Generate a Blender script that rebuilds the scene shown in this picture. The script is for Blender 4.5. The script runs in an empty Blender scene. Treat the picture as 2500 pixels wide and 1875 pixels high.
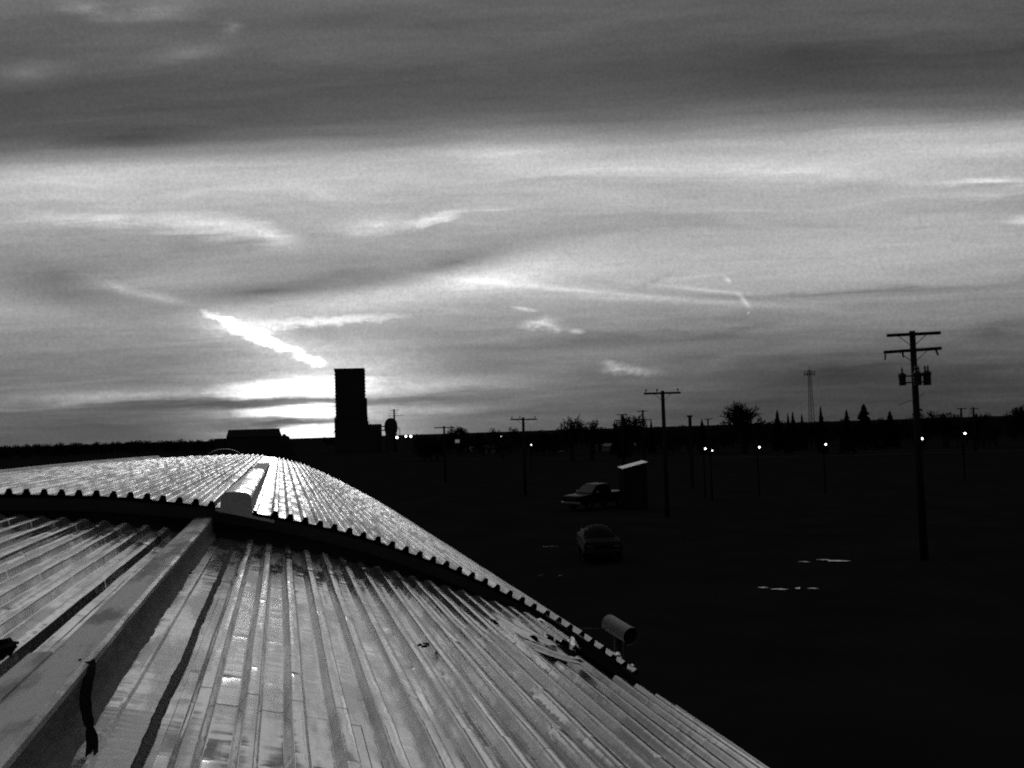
import bpy, math, random
from mathutils import Vector, Matrix, noise

# ------------------------------------------------------------------ camera
# World: ground z=0, +Y runs along the shed roof's length, +X to the right of it.
H = 6.0                                            # camera height
ROLL, PITCH_PX, VPX, FPX = math.radians(1.8), 1050.0 - 937.5, 686.0 - 1250.0, 2250.0
def _basis():
    t = math.tan(ROLL)
    up = Vector((0, PITCH_PX, FPX)).cross(Vector((1000, PITCH_PX - 1000 * t, FPX))).normalized()
    if up.y > 0: up = -up
    fw = Vector((VPX, PITCH_PX - VPX * t, FPX)).normalized()
    rt = fw.cross(up)
    if rt.x < 0: rt = -rt
    return rt, fw, up
RT, FW, UP = _basis()
def bearing(x, y):
    """direction in the world of a point of the 2500 x 1875 survey photograph"""
    d = Vector((x - 1250.0, y - 937.5, FPX))
    return Vector((RT.dot(d), FW.dot(d), UP.dot(d)))
def at(x, y, dist):
    """world point seen at (x, y), dist metres off along the ground"""
    d = bearing(x, y); k = dist / math.hypot(d.x, d.y)
    return Vector((d.x * k, d.y * k, H + d.z * k))
def on_ground(x, y, z=0.0):
    d = bearing(x, y); k = (z - H) / d.z
    return Vector((d.x * k, d.y * k, z))
def on_v(x, y, v):
    d = bearing(x, y); k = v / d.y
    return Vector((d.x * k, v, H + d.z * k))

sc = bpy.context.scene
cd = bpy.data.cameras.new('camera'); cam = bpy.data.objects.new('camera', cd)
sc.collection.objects.link(cam); sc.camera = cam
cx = Vector((RT.x, FW.x, UP.x)); cy = -Vector((RT.y, FW.y, UP.y)); cz = -Vector((RT.z, FW.z, UP.z))
M4 = Matrix((cx, cy, cz)).transposed().to_4x4(); M4.translation = (0, 0, H)
cam.matrix_world = M4
cd.sensor_width = 36; cd.lens = 36 * FPX / 2500; cd.clip_start = 0.05; cd.clip_end = 8000

# ------------------------------------------------------------------ light
SUN_AZ, SUN_EL = 1.5, 1.2                          # degrees, azimuth clockwise from +Y
world = bpy.data.worlds.new('World'); sc.world = world; world.use_nodes = True
sd = bpy.data.lights.new('sun', 'SUN'); sd.energy = 0.15; sd.angle = math.radians(8); sd.color = (1, 1, 1)
sun = bpy.data.objects.new('sun', sd); sc.collection.objects.link(sun)
sdir = Vector((math.sin(math.radians(SUN_AZ)) * math.cos(math.radians(SUN_EL)),
               math.cos(math.radians(SUN_AZ)) * math.cos(math.radians(SUN_EL)), math.sin(math.radians(SUN_EL))))
sun.rotation_euler = sdir.to_track_quat('Z', 'Y').to_euler()
vs = sc.view_settings
vs.view_transform = 'Standard'; vs.look = 'None'; vs.exposure = 0.0; vs.gamma = 1.0; vs.use_curve_mapping = False
sc.cycles.use_denoising = False; sc.cycles.sample_clamp_indirect = 3.0; sc.cycles.filter_width = 2.0
sc.cycles.max_bounces = 4; sc.cycles.diffuse_bounces = 2; sc.cycles.glossy_bounces = 3
sc.cycles.use_adaptive_sampling = True; sc.cycles.adaptive_threshold = 0.035
world.cycles.sampling_method = 'MANUAL'; world.cycles.sample_map_resolution = 512

def lin(s):
    s /= 255.0
    return s / 12.92 if s <= 0.04045 else ((s + 0.055) / 1.055) ** 2.4

class NG:
    """small helper to write node trees"""
    def __init__(self, tree): self.t = tree
    def n(self, kind, **kw):
        o = self.t.nodes.new(kind)
        for k, v in kw.items(): setattr(o, k, v)
        return o
    def link(self, a, b): self.t.links.new(a, b)
    def put(self, sock, v):
        if hasattr(v, 'is_output'): self.t.links.new(v, sock)
        else: sock.default_value = v
    def m(self, op, a, b=None, c=None, clamp=False):
        o = self.n('ShaderNodeMath', operation=op, use_clamp=clamp)
        for i, v in enumerate((a, b, c)):
            if v is not None: self.put(o.inputs[i], v)
        return o.outputs[0]
    def vm(self, op, a, b=None, s=None):
        o = self.n('ShaderNodeVectorMath', operation=op)
        self.put(o.inputs[0], a)
        if b is not None: self.put(o.inputs[1], b)
        if s is not None: self.put(o.inputs['Scale'], s)
        return o.outputs['Value'] if op in ('DOT_PRODUCT', 'LENGTH', 'DISTANCE') else o.outputs['Vector']
    def comb(self, x, y, z=0.0):
        o = self.n('ShaderNodeCombineXYZ')
        for i, v in enumerate((x, y, z)): self.put(o.inputs[i], v)
        return o.outputs[0]
    def noise(self, vec, scale=1.0, detail=4.0, rough=0.5, color=False, dist=0.0):
        o = self.n('ShaderNodeTexNoise')
        self.put(o.inputs['Vector'], vec); o.inputs['Scale'].default_value = scale
        o.inputs['Detail'].default_value = detail; o.inputs['Roughness'].default_value = rough
        o.inputs['Distortion'].default_value = dist
        return o.outputs['Color' if color else 'Fac']
    def maprange(self, v, a, b, c, d, smooth=False):
        o = self.n('ShaderNodeMapRange')
        if smooth: o.interpolation_type = 'SMOOTHSTEP'
        self.put(o.inputs[0], v)
        for i, q in enumerate((a, b, c, d)): self.put(o.inputs[i + 1], q)
        return o.outputs[0]
    def ramp(self, v, stops, interp='LINEAR'):
        o = self.n('ShaderNodeValToRGB'); o.color_ramp.interpolation = interp
        e = o.color_ramp.elements
        while len(e) < len(stops): e.new(0.5)
        for el, (p, c) in zip(e, stops):
            el.position = p; el.color = (c, c, c, 1)
        self.put(o.inputs[0], v)
        return o.outputs[0]

# --- dusk sky: stratus sheets, contrails and breaks, by azimuth and elevation
def build_sky():
    t = world.node_tree; t.nodes.clear(); g = NG(t)
    out = g.n('ShaderNodeOutputWorld'); bg = g.n('ShaderNodeBackground')
    g.link(bg.outputs[0], out.inputs[0])
    tc = g.n('ShaderNodeTexCoord')
    d = g.vm('NORMALIZE', tc.outputs['Generated'])
    sp = g.n('ShaderNodeSeparateXYZ'); g.link(d, sp.inputs[0])
    deg = 180 / math.pi
    az = g.m('MULTIPLY', g.m('ARCTAN2', sp.outputs[0], sp.outputs[1]), deg)
    el = g.m('MULTIPLY', g.m('ARCSINE', sp.outputs[2]), deg)
    # cloud sheets lie in straight bands across the line of sight of azimuth 16.6 degrees:
    # a1 = angle along the bands, a2 = height of the band above the horizon
    hb = math.radians(16.6)
    yb = g.vm('DOT_PRODUCT', d, (math.sin(hb), math.cos(hb), 0)); xb = g.vm('DOT_PRODUCT', d, (math.cos(hb), -math.sin(hb), 0))
    a2 = g.m('MULTIPLY', g.m('ARCTAN2', sp.outputs[2], g.m('ABSOLUTE', yb)), deg)
    a1 = g.m('MULTIPLY', g.m('ARCSINE', xb), deg)
    flat = g.comb(g.m('MULTIPLY', a1, 0.018), g.m('MULTIPLY', a2, 0.16), yb)
    w2 = g.m('SUBTRACT', g.noise(flat, 4.0, 4, 0.55), 0.5)
    flat2 = g.comb(g.m('MULTIPLY', a1, 0.05), g.m('MULTIPLY', g.m('ADD', a2, g.m('MULTIPLY', w2, 1.5)), 0.5), yb)
    w1 = g.m('SUBTRACT', g.noise(flat, 1.6, 3, 0.5), 0.5)
    w3 = g.m('SUBTRACT', g.noise(flat2, 1.3, 5, 0.6, dist=0.5), 0.5)
    w4 = g.m('SUBTRACT', g.noise(flat2, 4.5, 4, 0.6), 0.5)
    elw = g.m('ADD', a2, g.m('ADD', g.m('MULTIPLY', w1, 1.6), g.m('MULTIPLY', w2, 1.0)))
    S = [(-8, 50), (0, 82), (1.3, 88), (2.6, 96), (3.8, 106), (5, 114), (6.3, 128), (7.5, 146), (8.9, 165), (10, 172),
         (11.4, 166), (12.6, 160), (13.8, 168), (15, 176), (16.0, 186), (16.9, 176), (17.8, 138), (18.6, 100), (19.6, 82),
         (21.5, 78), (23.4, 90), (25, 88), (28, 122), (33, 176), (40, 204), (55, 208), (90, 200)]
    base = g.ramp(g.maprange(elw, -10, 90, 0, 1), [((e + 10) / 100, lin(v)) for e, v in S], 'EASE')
    bw = g.n('ShaderNodeRGBToBW'); g.link(base, bw.inputs[0]); L = bw.outputs[0]
    # streaks
    L = g.m('MULTIPLY', L, g.m('POWER', 2.0, g.m('ADD', g.m('MULTIPLY', w3, 1.15), g.m('MULTIPLY', w4, 0.45))))
    # brighter towards the sunset, dim behind
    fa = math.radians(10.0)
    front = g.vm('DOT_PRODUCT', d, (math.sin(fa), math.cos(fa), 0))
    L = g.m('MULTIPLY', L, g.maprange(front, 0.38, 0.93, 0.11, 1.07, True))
    low = g.maprange(el, 1.0, 9.0, 1.0, 0.0, True)
    daz = g.m('ABSOLUTE', g.m('SUBTRACT', az, 4.0))
    sidefall = g.maprange(daz, 6.0, 40.0, 1.22, 0.62, True)
    L = g.m('MULTIPLY', L, g.m('ADD', g.m('MULTIPLY', low, g.m('SUBTRACT', sidefall, 1.0)), 1.0))
    L = g.m('MULTIPLY', L, g.m('POWER', 2.0, g.m('MULTIPLY', low, g.m('MULTIPLY', w4, 1.1))))
    # wobble for the drawn features
    pw = g.comb(g.m('ADD', az, g.m('MULTIPLY', w4, 1.6)), g.m('ADD', el, g.m('ADD', g.m('MULTIPLY', w4, 0.9), g.m('MULTIPLY', w2, 0.6))))
    fine = g.m('SUBTRACT', g.noise(g.comb(g.m('MULTIPLY', az, 0.5), el), 2.4, 4, 0.65), 0.5)
    crisp = g.comb(az, g.m('ADD', el, g.m('MULTIPLY', fine, 0.9)))
    # single clouds, contrails and breaks: soft ellipses on the sky, edges torn by the noise
    add = g.m('MULTIPLY', fine, 1e-9); mul = g.m('MULTIPLY', w2, 1e-9)
    plain = g.comb(az, g.m('ADD', el, g.m('MULTIPLY', fine, 0.12)))
    P0, P1, P2 = pw, crisp, plain
    for i, (k, a, b, w, core, amp) in enumerate(SKY_FEATURES):
        if i % 8 == 7:                                # wait for the sums so far: keeps the shader small
            dl = g.comb(g.m('MULTIPLY', g.m('ADD', add, mul), 1e-9), 0.0, 0.0)
            P0, P1, P2 = g.vm('ADD', pw, dl), g.vm('ADD', crisp, dl), g.vm('ADD', plain, dl)
        mp = g.n('ShaderNodeMapping'); mp.vector_type = 'TEXTURE'
        g.link((P0, P1, P2)[k], mp.inputs['Vector'])
        L_ = math.hypot(b[0] - a[0], b[1] - a[1])
        mp.inputs['Location'].default_value = ((a[0] + b[0]) / 2, (a[1] + b[1]) / 2, 0)
        mp.inputs['Rotation'].default_value = (0, 0, math.atan2(b[1] - a[1], b[0] - a[0]))
        mp.inputs['Scale'].default_value = (L_ * (.72 if core else .85), w * (1.1 if core else 1.7), 1)
        gr = g.n('ShaderNodeTexGradient'); gr.gradient_type = 'SPHERICAL' if core else 'QUADRATIC_SPHERE'
        g.link(mp.outputs[0], gr.inputs[0])
        if amp > 0: add = g.m('MULTIPLY_ADD', gr.outputs['Fac'], amp * (1.2 if core else 1.35), add)
        else: mul = g.m('MULTIPLY_ADD', gr.outputs['Fac'], -amp * 1.5, mul)
    L = g.m('ADD', L, g.m('MULTIPLY', add, g.m('POWER', 2.0, g.m('ADD', g.m('MULTIPLY', w3, 1.2), g.m('MULTIPLY', fine, 1.6)))))
    L = g.m('MULTIPLY', L, g.m('SUBTRACT', 1.0, g.m('MINIMUM', mul, 0.85)))
    # fine mottling put over the whole sky to imitate film grain
    mott = g.m('SUBTRACT', g.noise(d, 330.0, 1, 0.7), 0.5)
    L = g.m('MULTIPLY', L, g.m('ADD', 1.0, g.m('MULTIPLY', mott, 0.45)))
    # clear dusk air behind the cloud
    sky = g.n('ShaderNodeTexSky'); sky.sky_type = 'NISHITA'; sky.sun_disc = False
    sky.sun_elevation = math.radians(SUN_EL); sky.sun_rotation = math.radians(SUN_AZ)
    sbw = g.n('ShaderNodeRGBToBW'); g.link(sky.outputs[0], sbw.inputs[0])
    L = g.m('ADD', L, g.m('MULTIPLY', sbw.outputs[0], 0.006))
    L = g.m('MINIMUM', g.m('MAXIMUM', L, 0.0), 1.4)
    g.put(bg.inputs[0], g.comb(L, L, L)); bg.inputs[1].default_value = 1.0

def azel(x, y):
    d = bearing(x, y)
    return (math.degrees(math.atan2(d.x, d.y)), math.degrees(math.asin(d.z / d.length)))
PXD = 1 / 39.3                                      # degrees for one survey pixel
# (crisp, from, to, half width, core, amount)
SKY_FEATURES = [(k, azel(*a), azel(*b), w * PXD, c, v) for k, a, b, w, c, v in [
    (0, (490, 760), (820, 893), 42, .0, .30), (0, (520, 1000), (1000, 985), 190, .0, .30),
    (1, (498, 764), (572, 786), 10, .3, 1.0), (1, (540, 780), (610, 812), 17, .3, 1.2), (1, (560, 800), (668, 836), 16, .3, 1.2), (1, (600, 802), (662, 812), 8, .2, .8),
    (1, (640, 828), (715, 856), 13, .25, 1.1), (1, (690, 846), (740, 858), 10, .25, 1.0), (1, (720, 868), (765, 876), 10, .2, 1.0), (1, (740, 876), (794, 887), 14, .3, 1.2),
    (2, (236, 686), (345, 718), 13, .0, .20), (2, (315, 712), (462, 740), 11, .0, .26), (1, (160, 650), (260, 695), 14, .0, .05),
    (0, (60, 528), (420, 540), 14, .0, .26), (0, (380, 540), (640, 556), 30, .1, .36), (0, (590, 560), (735, 596), 26, .0, .34),
    (0, (820, 562), (1010, 546), 24, .0, .28), (1, (990, 552), (1122, 519), 15, .1, .38), (0, (1120, 516), (1300, 508), 9, .0, .12),
    (0, (700, 455), (860, 484), 18, .0, .08),
    (1, (590, 797), (940, 774), 14, .1, .5), (0, (440, 800), (700, 790), 40, .0, .2),
    (0, (560, 762), (1260, 662), 48, .0, .30), (0, (950, 690), (1560, 640), 85, .0, .20), (0, (1000, 668), (1330, 690), 30, .0, .18),
    (2, (1000, 666), (1900, 746), 9, .0, .22), (2, (1540, 688), (1920, 728), 6, .0, .14), (2, (1250, 714), (1760, 740), 9, .0, .10), (2, (1560, 688), (1900, 655), 5, .0, .06),
    (0, (560, 956), (880, 941), 30, .2, 1.25), (0, (610, 1008), (860, 1000), 25, .3, 1.5), (0, (670, 1062), (860, 1056), 22, .3, 2.2),
    (0, (500, 990), (1050, 985), 150, .0, .22), (0, (700, 900), (1100, 890), 80, .0, .12),
    (0, (-40, 980), (580, 955), 15, .0, .22), (0, (820, 945), (1300, 925), 18, .0, .16), (0, (900, 1000), (1250, 992), 14, .0, .12),
    (2, (1253, 750), (1305, 758), 6, .1, .32), (1, (1272, 797), (1362, 778), 12, .0, .3), (1, (1290, 790), (1385, 802), 9, .0, .22), (2, (1392, 808), (1425, 810), 8, .1, .26),
    (1, (1466, 883), (1505, 892), 8, .0, .16), (1, (1470, 903), (1545, 893), 11, .0, .18), (1, (1480, 902), (1620, 909), 10, .0, .2),
    (2, (1800, 714), (1832, 752), 6, .0, .26), (2, (1768, 676), (1785, 690), 6, .0, .22), (2, (1826, 762), (1829, 765), 5, .1, .24),
    (0, (2240, 448), (2560, 442), 9, .0, .3), (0, (2320, 480), (2560, 470), 9, .0, .12), (0, (2460, 536), (2560, 538), 12, .0, .2),
    (0, (130, 0), (290, 40), 22, .0, .1), (0, (270, 40), (500, 14), 24, .0, .11), (0, (540, 72), (590, 56), 18, .0, .06),
    (0, (370, 140), (560, 118), 16, .0, .06), (0, (-20, 180), (160, 168), 20, .0, .05),
    (0, (1150, 415), (1760, 402), 26, .0, .16), (0, (1600, 398), (2320, 425), 30, .0, .16), (0, (1000, 372), (1500, 360), 20, .0, .14),
    (0, (-40, 430), (420, 428), 26, .0, .1), (0, (400, 470), (760, 440), 20, .0, .08),
    # darker cloud
    (0, (-300, 660), (520, 690), 110, .0, -.34), (2, (300, 738), (960, 680), 42, .0, -.42), (2, (780, 712), (1420, 566), 50, .0, -.40), (0, (520, 690), (1150, 625), 60, .0, -.25),
    (0, (120, 590), (800, 610), 60, .0, -.22), (0, (-100, 700), (420, 735), 50, .0, -.2),
    (0, (300, 992), (1000, 972), 16, .2, -.75), (0, (520, 1040), (880, 1030), 16, .2, -.7), (0, (-60, 1050), (560, 1030), 60, .0, -.4),
    (0, (820, 985), (1300, 965), 16, .0, -.25), (0, (1100, 865), (1800, 790), 26, .0, -.22), (0, (1400, 838), (2000, 812), 20, .0, -.25),
    (0, (1650, 730), (2560, 690), 9, .0, -.28), (0, (1560, 700), (1640, 672), 9, .0, -.2), (1, (1740, 812), (1900, 790), 8, .0, -.2),
    (0, (1560, 915), (2560, 905), 60, .0, -.42), (0, (1200, 990), (2560, 980), 60, .0, -.3), (0, (2300, 820), (2560, 800), 26, .0, -.3),
    (0, (-60, 345), (640, 318), 26, .0, -.35), (0, (1500, 150), (2560, 130), 90, .0, -.3), (0, (-60, 250), (700, 270), 70, .0, -.15),
]]
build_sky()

# ------------------------------------------------------------------ materials
def material(name, col, rough=0.8, metal=0.0, spec=0.5, var=0.25, nscale=3.0, bump=0.0, bscale=20.0, rvar=0.0, emit=0.0, stretch=(1, 1, 1)):
    m = bpy.data.materials.new(name); m.use_nodes = True
    g = NG(m.node_tree); b = m.node_tree.nodes['Principled BSDF']
    tc = g.n('ShaderNodeTexCoord'); mp = g.n('ShaderNodeMapping'); mp.inputs['Scale'].default_value = stretch
    g.link(tc.outputs['Object'], mp.inputs[0]); P = mp.outputs[0]
    nz = g.noise(P, nscale, 6, 0.6)
    v = g.m('MULTIPLY', g.m('ADD', 1.0, g.m('MULTIPLY', g.m('SUBTRACT', nz, 0.5), 2 * var)), col)
    g.put(b.inputs['Base Color'], g.comb(v, v, v))
    b.inputs['Metallic'].default_value = metal; b.inputs['Specular IOR Level'].default_value = spec
    if rvar:
        n2 = g.noise(P, nscale * 2.3, 5, 0.6)
        g.put(b.inputs['Roughness'], g.m('ADD', rough, g.m('MULTIPLY', g.m('SUBTRACT', n2, 0.5), 2 * rvar), clamp=True))
    else: b.inputs['Roughness'].default_value = rough
    if bump:
        bp = g.n('ShaderNodeBump'); bp.inputs['Strength'].default_value = bump; bp.inputs['Distance'].default_value = 0.02
        g.link(g.noise(P, bscale, 5, 0.6), bp.inputs['Height']); g.link(bp.outputs[0], b.inputs['Normal'])
    if emit:
        b.inputs['Emission Color'].default_value = (1, 1, 1, 1); b.inputs['Emission Strength'].default_value = emit
    return m

def roofing(name, col, rough, wear, bump=0.3, spangle=0.36):
    """weathered galvanised sheet: spangle, dull stains along the run, faint oil-canning"""
    m = bpy.data.materials.new(name); m.use_nodes = True
    g = NG(m.node_tree); b = m.node_tree.nodes['Principled BSDF']
    tc = g.n('ShaderNodeTexCoord'); P = tc.outputs['Object']
    mp = g.n('ShaderNodeMapping'); mp.inputs['Scale'].default_value = (6, 1.1, 6); g.link(P, mp.inputs[0])
    run = g.noise(mp.outputs[0], 1.0, 6, 0.6)
    big = g.noise(P, 1.3, 4, 0.55); spg = g.noise(P, 34, 3, 0.6); fin = g.noise(P, 150, 2, 0.6)
    stain = g.maprange(g.m('ADD', run, g.m('MULTIPLY', g.m('SUBTRACT', big, 0.5), 0.7)), 0.42, 0.62, 0.0, 1.0, True)
    v = g.m('MULTIPLY', col, g.m('SUBTRACT', 1.0, g.m('MULTIPLY', stain, wear)))
    v = g.m('MULTIPLY', v, g.m('ADD', 1.0 - spangle / 2, g.m('MULTIPLY', spg, spangle)))
    v = g.m('MULTIPLY', v, g.m('ADD', 0.92, g.m('MULTIPLY', fin, 0.16)))
    g.put(b.inputs['Base Color'], g.comb(v, v, v))
    b.inputs['Metallic'].default_value = 0.85
    r = g.m('ADD', rough, g.m('ADD', g.m('MULTIPLY', stain, 0.16), g.m('MULTIPLY', g.m('SUBTRACT', spg, 0.5), spangle * 0.28)), clamp=True)
    g.put(b.inputs['Roughness'], r)
    bp = g.n('ShaderNodeBump'); bp.inputs['Strength'].default_value = bump; bp.inputs['Distance'].default_value = 0.012
    mp2 = g.n('ShaderNodeMapping'); mp2.inputs['Scale'].default_value = (3, 7, 3); g.link(P, mp2.inputs[0])
    hgt = g.noise(mp2.outputs[0], 1.0, 2, 0.45)
    g.link(hgt, bp.inputs['Height']); g.link(bp.outputs[0], b.inputs['Normal'])
    return m

MT = {
    'roof_near': roofing('galvanised_sheet', 0.69, 0.10, 0.18, 0.22, 0.3),
    'roof_far': roofing('galvanised_sheet_far', 0.68, 0.25, 0.25, 0.0, 0.08),
    'flat_metal': roofing('flat_flashing', 0.72, 0.12, 0.22, 0.24),
    'box_top': roofing('bright_cover', 0.8, 0.18, 0.15, 0.15),
    'box_side': material('dull_box_side', 0.75, 0.6, 0.0, var=0.3, nscale=9),
    'beam_top': roofing('beam_cap', 0.44, 0.36, 0.45),
    'felt': material('tarred_felt', 0.14, 0.72, var=0.75, nscale=9, bump=0.9, bscale=28, stretch=(1, .35, 1)),
    'tar': material('tar', 0.02, 0.62, var=0.4, nscale=14, bump=0.6, bscale=30, spec=0.2),
    'black_felt': material('torn_black_felt', 0.012, 0.9, var=0.4, nscale=20, bump=0.7, bscale=40, spec=0.1),
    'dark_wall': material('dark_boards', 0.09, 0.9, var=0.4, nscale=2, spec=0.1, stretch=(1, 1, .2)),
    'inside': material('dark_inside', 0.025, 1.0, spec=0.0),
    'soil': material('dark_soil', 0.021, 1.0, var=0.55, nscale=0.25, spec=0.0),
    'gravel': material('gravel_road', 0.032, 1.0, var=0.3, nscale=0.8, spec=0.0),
    'water': material('puddle_water', 0.02, 0.05, var=0.2, spec=0.5),
    'wet_mud': material('wet_mud', 0.02, 0.35, var=0.2, spec=0.25),
    'wood': material('weathered_wood', 0.034, 0.95, var=0.4, nscale=6, spec=0.0, stretch=(1, 1, .1)),
    'dark_metal': material('dark_metal', 0.03, 0.6, 0.4, var=0.2),
    'ceramic': material('insulator', 0.08, 0.3),
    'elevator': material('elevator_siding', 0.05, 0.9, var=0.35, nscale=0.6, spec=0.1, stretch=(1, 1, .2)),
    'pale_wall': material('pale_siding', 0.3, 0.8, var=0.25, nscale=1.2, spec=0.2),
    'shed_roof': material('bright_tin_roof', 0.75, 0.35, 0.8, var=0.2, nscale=2),
    'bark': material('bark', 0.03, 1.0, var=0.4, nscale=5, spec=0.0),
    'needles': material('needles', 0.03, 1.0, var=0.5, nscale=3, spec=0.0),
    'twigs': material('twigs', 0.03, 1.0, var=0.5, nscale=3, spec=0.0),
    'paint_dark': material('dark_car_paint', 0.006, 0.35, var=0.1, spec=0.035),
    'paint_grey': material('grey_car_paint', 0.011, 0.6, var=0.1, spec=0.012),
    'glass': material('car_glass', 0.01, 0.2, var=0.0, spec=0.15),
    'rubber': material('tyre_rubber', 0.01, 0.9, spec=0.2),
    'chrome': material('chrome', 0.6, 0.2, 1.0, var=0.1),
    'lamp_glass': material('clear_lamp_glass', 0.06, 0.1, var=0.0),
    'bulb': material('lit_bulb', 0.9, 0.5, emit=7.0),
    'bulb_dim': material('dim_lit_bulb', 0.9, 0.5, emit=4.0),
    'sign_lit': material('lit_sign_face', 0.5, 0.5, emit=0.10),
    'post_black': material('black_post_paint', 0.004, 1.0, spec=0.0),
    'pipe': material('galvanised_pipe', 0.22, 0.5, 0.75, var=0.3, nscale=8),
}

# ------------------------------------------------------------------ mesh helpers
COL = sc.collection
class MB:
    def __init__(self): self.v = []; self.f = []
    def quad(self, *p):
        n = len(self.v); self.v += [tuple(q) for q in p]; self.f.append(tuple(range(n, n + len(p)))); return self
    def box(self, c, s, rot=None):
        n = len(self.v)
        for dx in (-.5, .5):
            for dy in (-.5, .5):
                for dz in (-.5, .5):
                    q = Vector((dx * s[0], dy * s[1], dz * s[2]))
                    if rot: q = rot @ q
                    self.v.append(tuple(Vector(c) + q))
        for f in ((0, 1, 3, 2), (4, 6, 7, 5), (0, 4, 5, 1), (2, 3, 7, 6), (0, 2, 6, 4), (1, 5, 7, 3)):
            self.f.append(tuple(n + i for i in f))
        return self
    def tube(self, a, b, r0, r1=None, k=8, cap=True):
        a, b = Vector(a), Vector(b); r1 = r0 if r1 is None else r1
        d = (b - a)
        if d.length < 1e-6: return self
        d.normalize(); u = d.orthogonal().normalized(); w = d.cross(u); n = len(self.v)
        for c, r in ((a, r0), (b, r1)):
            for i in range(k):
                t = 2 * math.pi * i / k
                self.v.append(tuple(c + (u * math.cos(t) + w * math.sin(t)) * r))
        for i in range(k): self.f.append((n + i, n + (i + 1) % k, n + k + (i + 1) % k, n + k + i))
        if cap:
            self.f.append(tuple(n + i for i in reversed(range(k)))); self.f.append(tuple(n + k + i for i in range(k)))
        return self
    def prism(self, prof, x0, x1, inset=None):
        """side profile (y,z) swept from x0 to x1; inset(y,z) narrows it"""
        n = len(self.v); k = len(prof)
        for x in (x0, x1):
            for (y, z) in prof:
                i = inset(y, z) if inset else 0
                self.v.append((x - math.copysign(i, x), y, z))
        for i in range(k): self.f.append((n + i, n + (i + 1) % k, n + k + (i + 1) % k, n + k + i))
        self.f.append(tuple(n + i for i in reversed(range(k)))); self.f.append(tuple(n + k + i for i in range(k)))
        return self
    def lathe(self, prof, c=(0, 0, 0), k=16):
        n = len(self.v); c = Vector(c)
        for r, z in prof:
            for i in range(k):
                t = 2 * math.pi * i / k; self.v.append((c.x + r * math.cos(t), c.y + r * math.sin(t), c.z + z))
        for j in range(len(prof) - 1):
            for i in range(k):
                self.f.append((n + j * k + i, n + j * k + (i + 1) % k, n + (j + 1) * k + (i + 1) % k, n + (j + 1) * k + i))
        return self
    def build(self, name, mat, parent=None, smooth=False, bevel=0.0):
        me = bpy.data.meshes.new(name); me.from_pydata(self.v, [], self.f); me.update()
        me.materials.append(MT[mat] if isinstance(mat, str) else mat)
        if smooth:
            for p in me.polygons: p.use_smooth = True
        o = bpy.data.objects.new(name, me); COL.objects.link(o)
        if parent: o.parent = parent
        if bevel:
            bv = o.modifiers.new('bevel', 'BEVEL'); bv.width = bevel; bv.segments = 2; bv.limit_method = 'ANGLE'
        return o
def tag(o, label=None, cat=None, group=None, kind=None):
    if label: o['label'] = label
    if cat: o['category'] = cat
    if group: o['group'] = group
    if kind: o['kind'] = kind
    return o
def empty(name, loc=(0, 0, 0), rz=0.0):
    o = bpy.data.objects.new(name, None); COL.objects.link(o); o.location = loc; o.rotation_euler.z = rz
    o.empty_display_size = 0.3
    return o
def kids(o): return [c for c in bpy.data.objects if c.parent == o]
def copy_tree(o, parent=None):
    c = o.copy(); COL.objects.link(c); c.parent = parent
    for ch in kids(o): copy_tree(ch, c)
    return c

# ------------------------------------------------------------------ setting
rnd = random.Random(7)
def terrain():
    m = MB(); R = 4000; n = 40
    xs = [math.copysign(abs(i / n) ** 2.2, i) * R for i in range(-n, n + 1)]
    for j in xs:
        for i in xs:
            m.v.append((i, j, 0.05 * noise.noise(Vector((i * .05, j * .05, 0))) - 0.03))
    w = 2 * n + 1
    for j in range(2 * n):
        for i in range(2 * n): m.f.append((j * w + i, j * w + i + 1, (j + 1) * w + i + 1, (j + 1) * w + i))
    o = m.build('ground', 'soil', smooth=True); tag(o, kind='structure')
terrain()
m = MB()
pts = [on_ground(x, y) for x, y in ((700, 1124), (1000, 1122), (1300, 1121), (1700, 1119), (2100, 1112), (2600, 1098))]
for a, b in zip(pts, pts[1:]):
    m.quad((a.x, a.y - 4, .03), (b.x, b.y - 4, .03), (b.x, b.y + 4, .03), (a.x, a.y + 4, .03))
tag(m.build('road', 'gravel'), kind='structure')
def puddle(x, y, wpx, dep, seed):
    r = random.Random(seed); c = on_ground(x, y, 0.035); sc_ = wpx / FPX * c.length / 2
    mm = MB(); k = 26; n0 = Vector((seed * 3.7, 0, 0))
    side = Vector((c.y, -c.x, 0)).normalized(); fwd = Vector((c.x, c.y, 0)).normalized()
    ring = []
    for i in range(k):
        t = 2 * math.pi * i / k; q = 0.75 + 0.7 * noise.noise(n0 + Vector((math.cos(t) * 1.6, math.sin(t) * 1.6, 0)))
        ring.append(tuple(c + side * math.cos(t) * sc_ * q + fwd * math.sin(t) * dep * .6 * q))
    mm.quad(*ring)
    tag(mm.build('puddle', 'wet_mud' if 8 <= seed <= 10 else 'water'), kind='structure')
for i, a in enumerate([(2045, 1369, 52, .38), (1962, 1371, 26, .16), (2010, 1366, 30, .2), (1862, 1434, 26, .2), (1902, 1438, 50, .22), (1948, 1436, 16, .36), (1985, 1436, 26, .18),
                       (1340, 1334, 56, .07), (1368, 1405, 16, .09), (1320, 1404, 14, .05), (1370, 1101, 22, 1.1)]):
    puddle(*a, i + 1)
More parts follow.
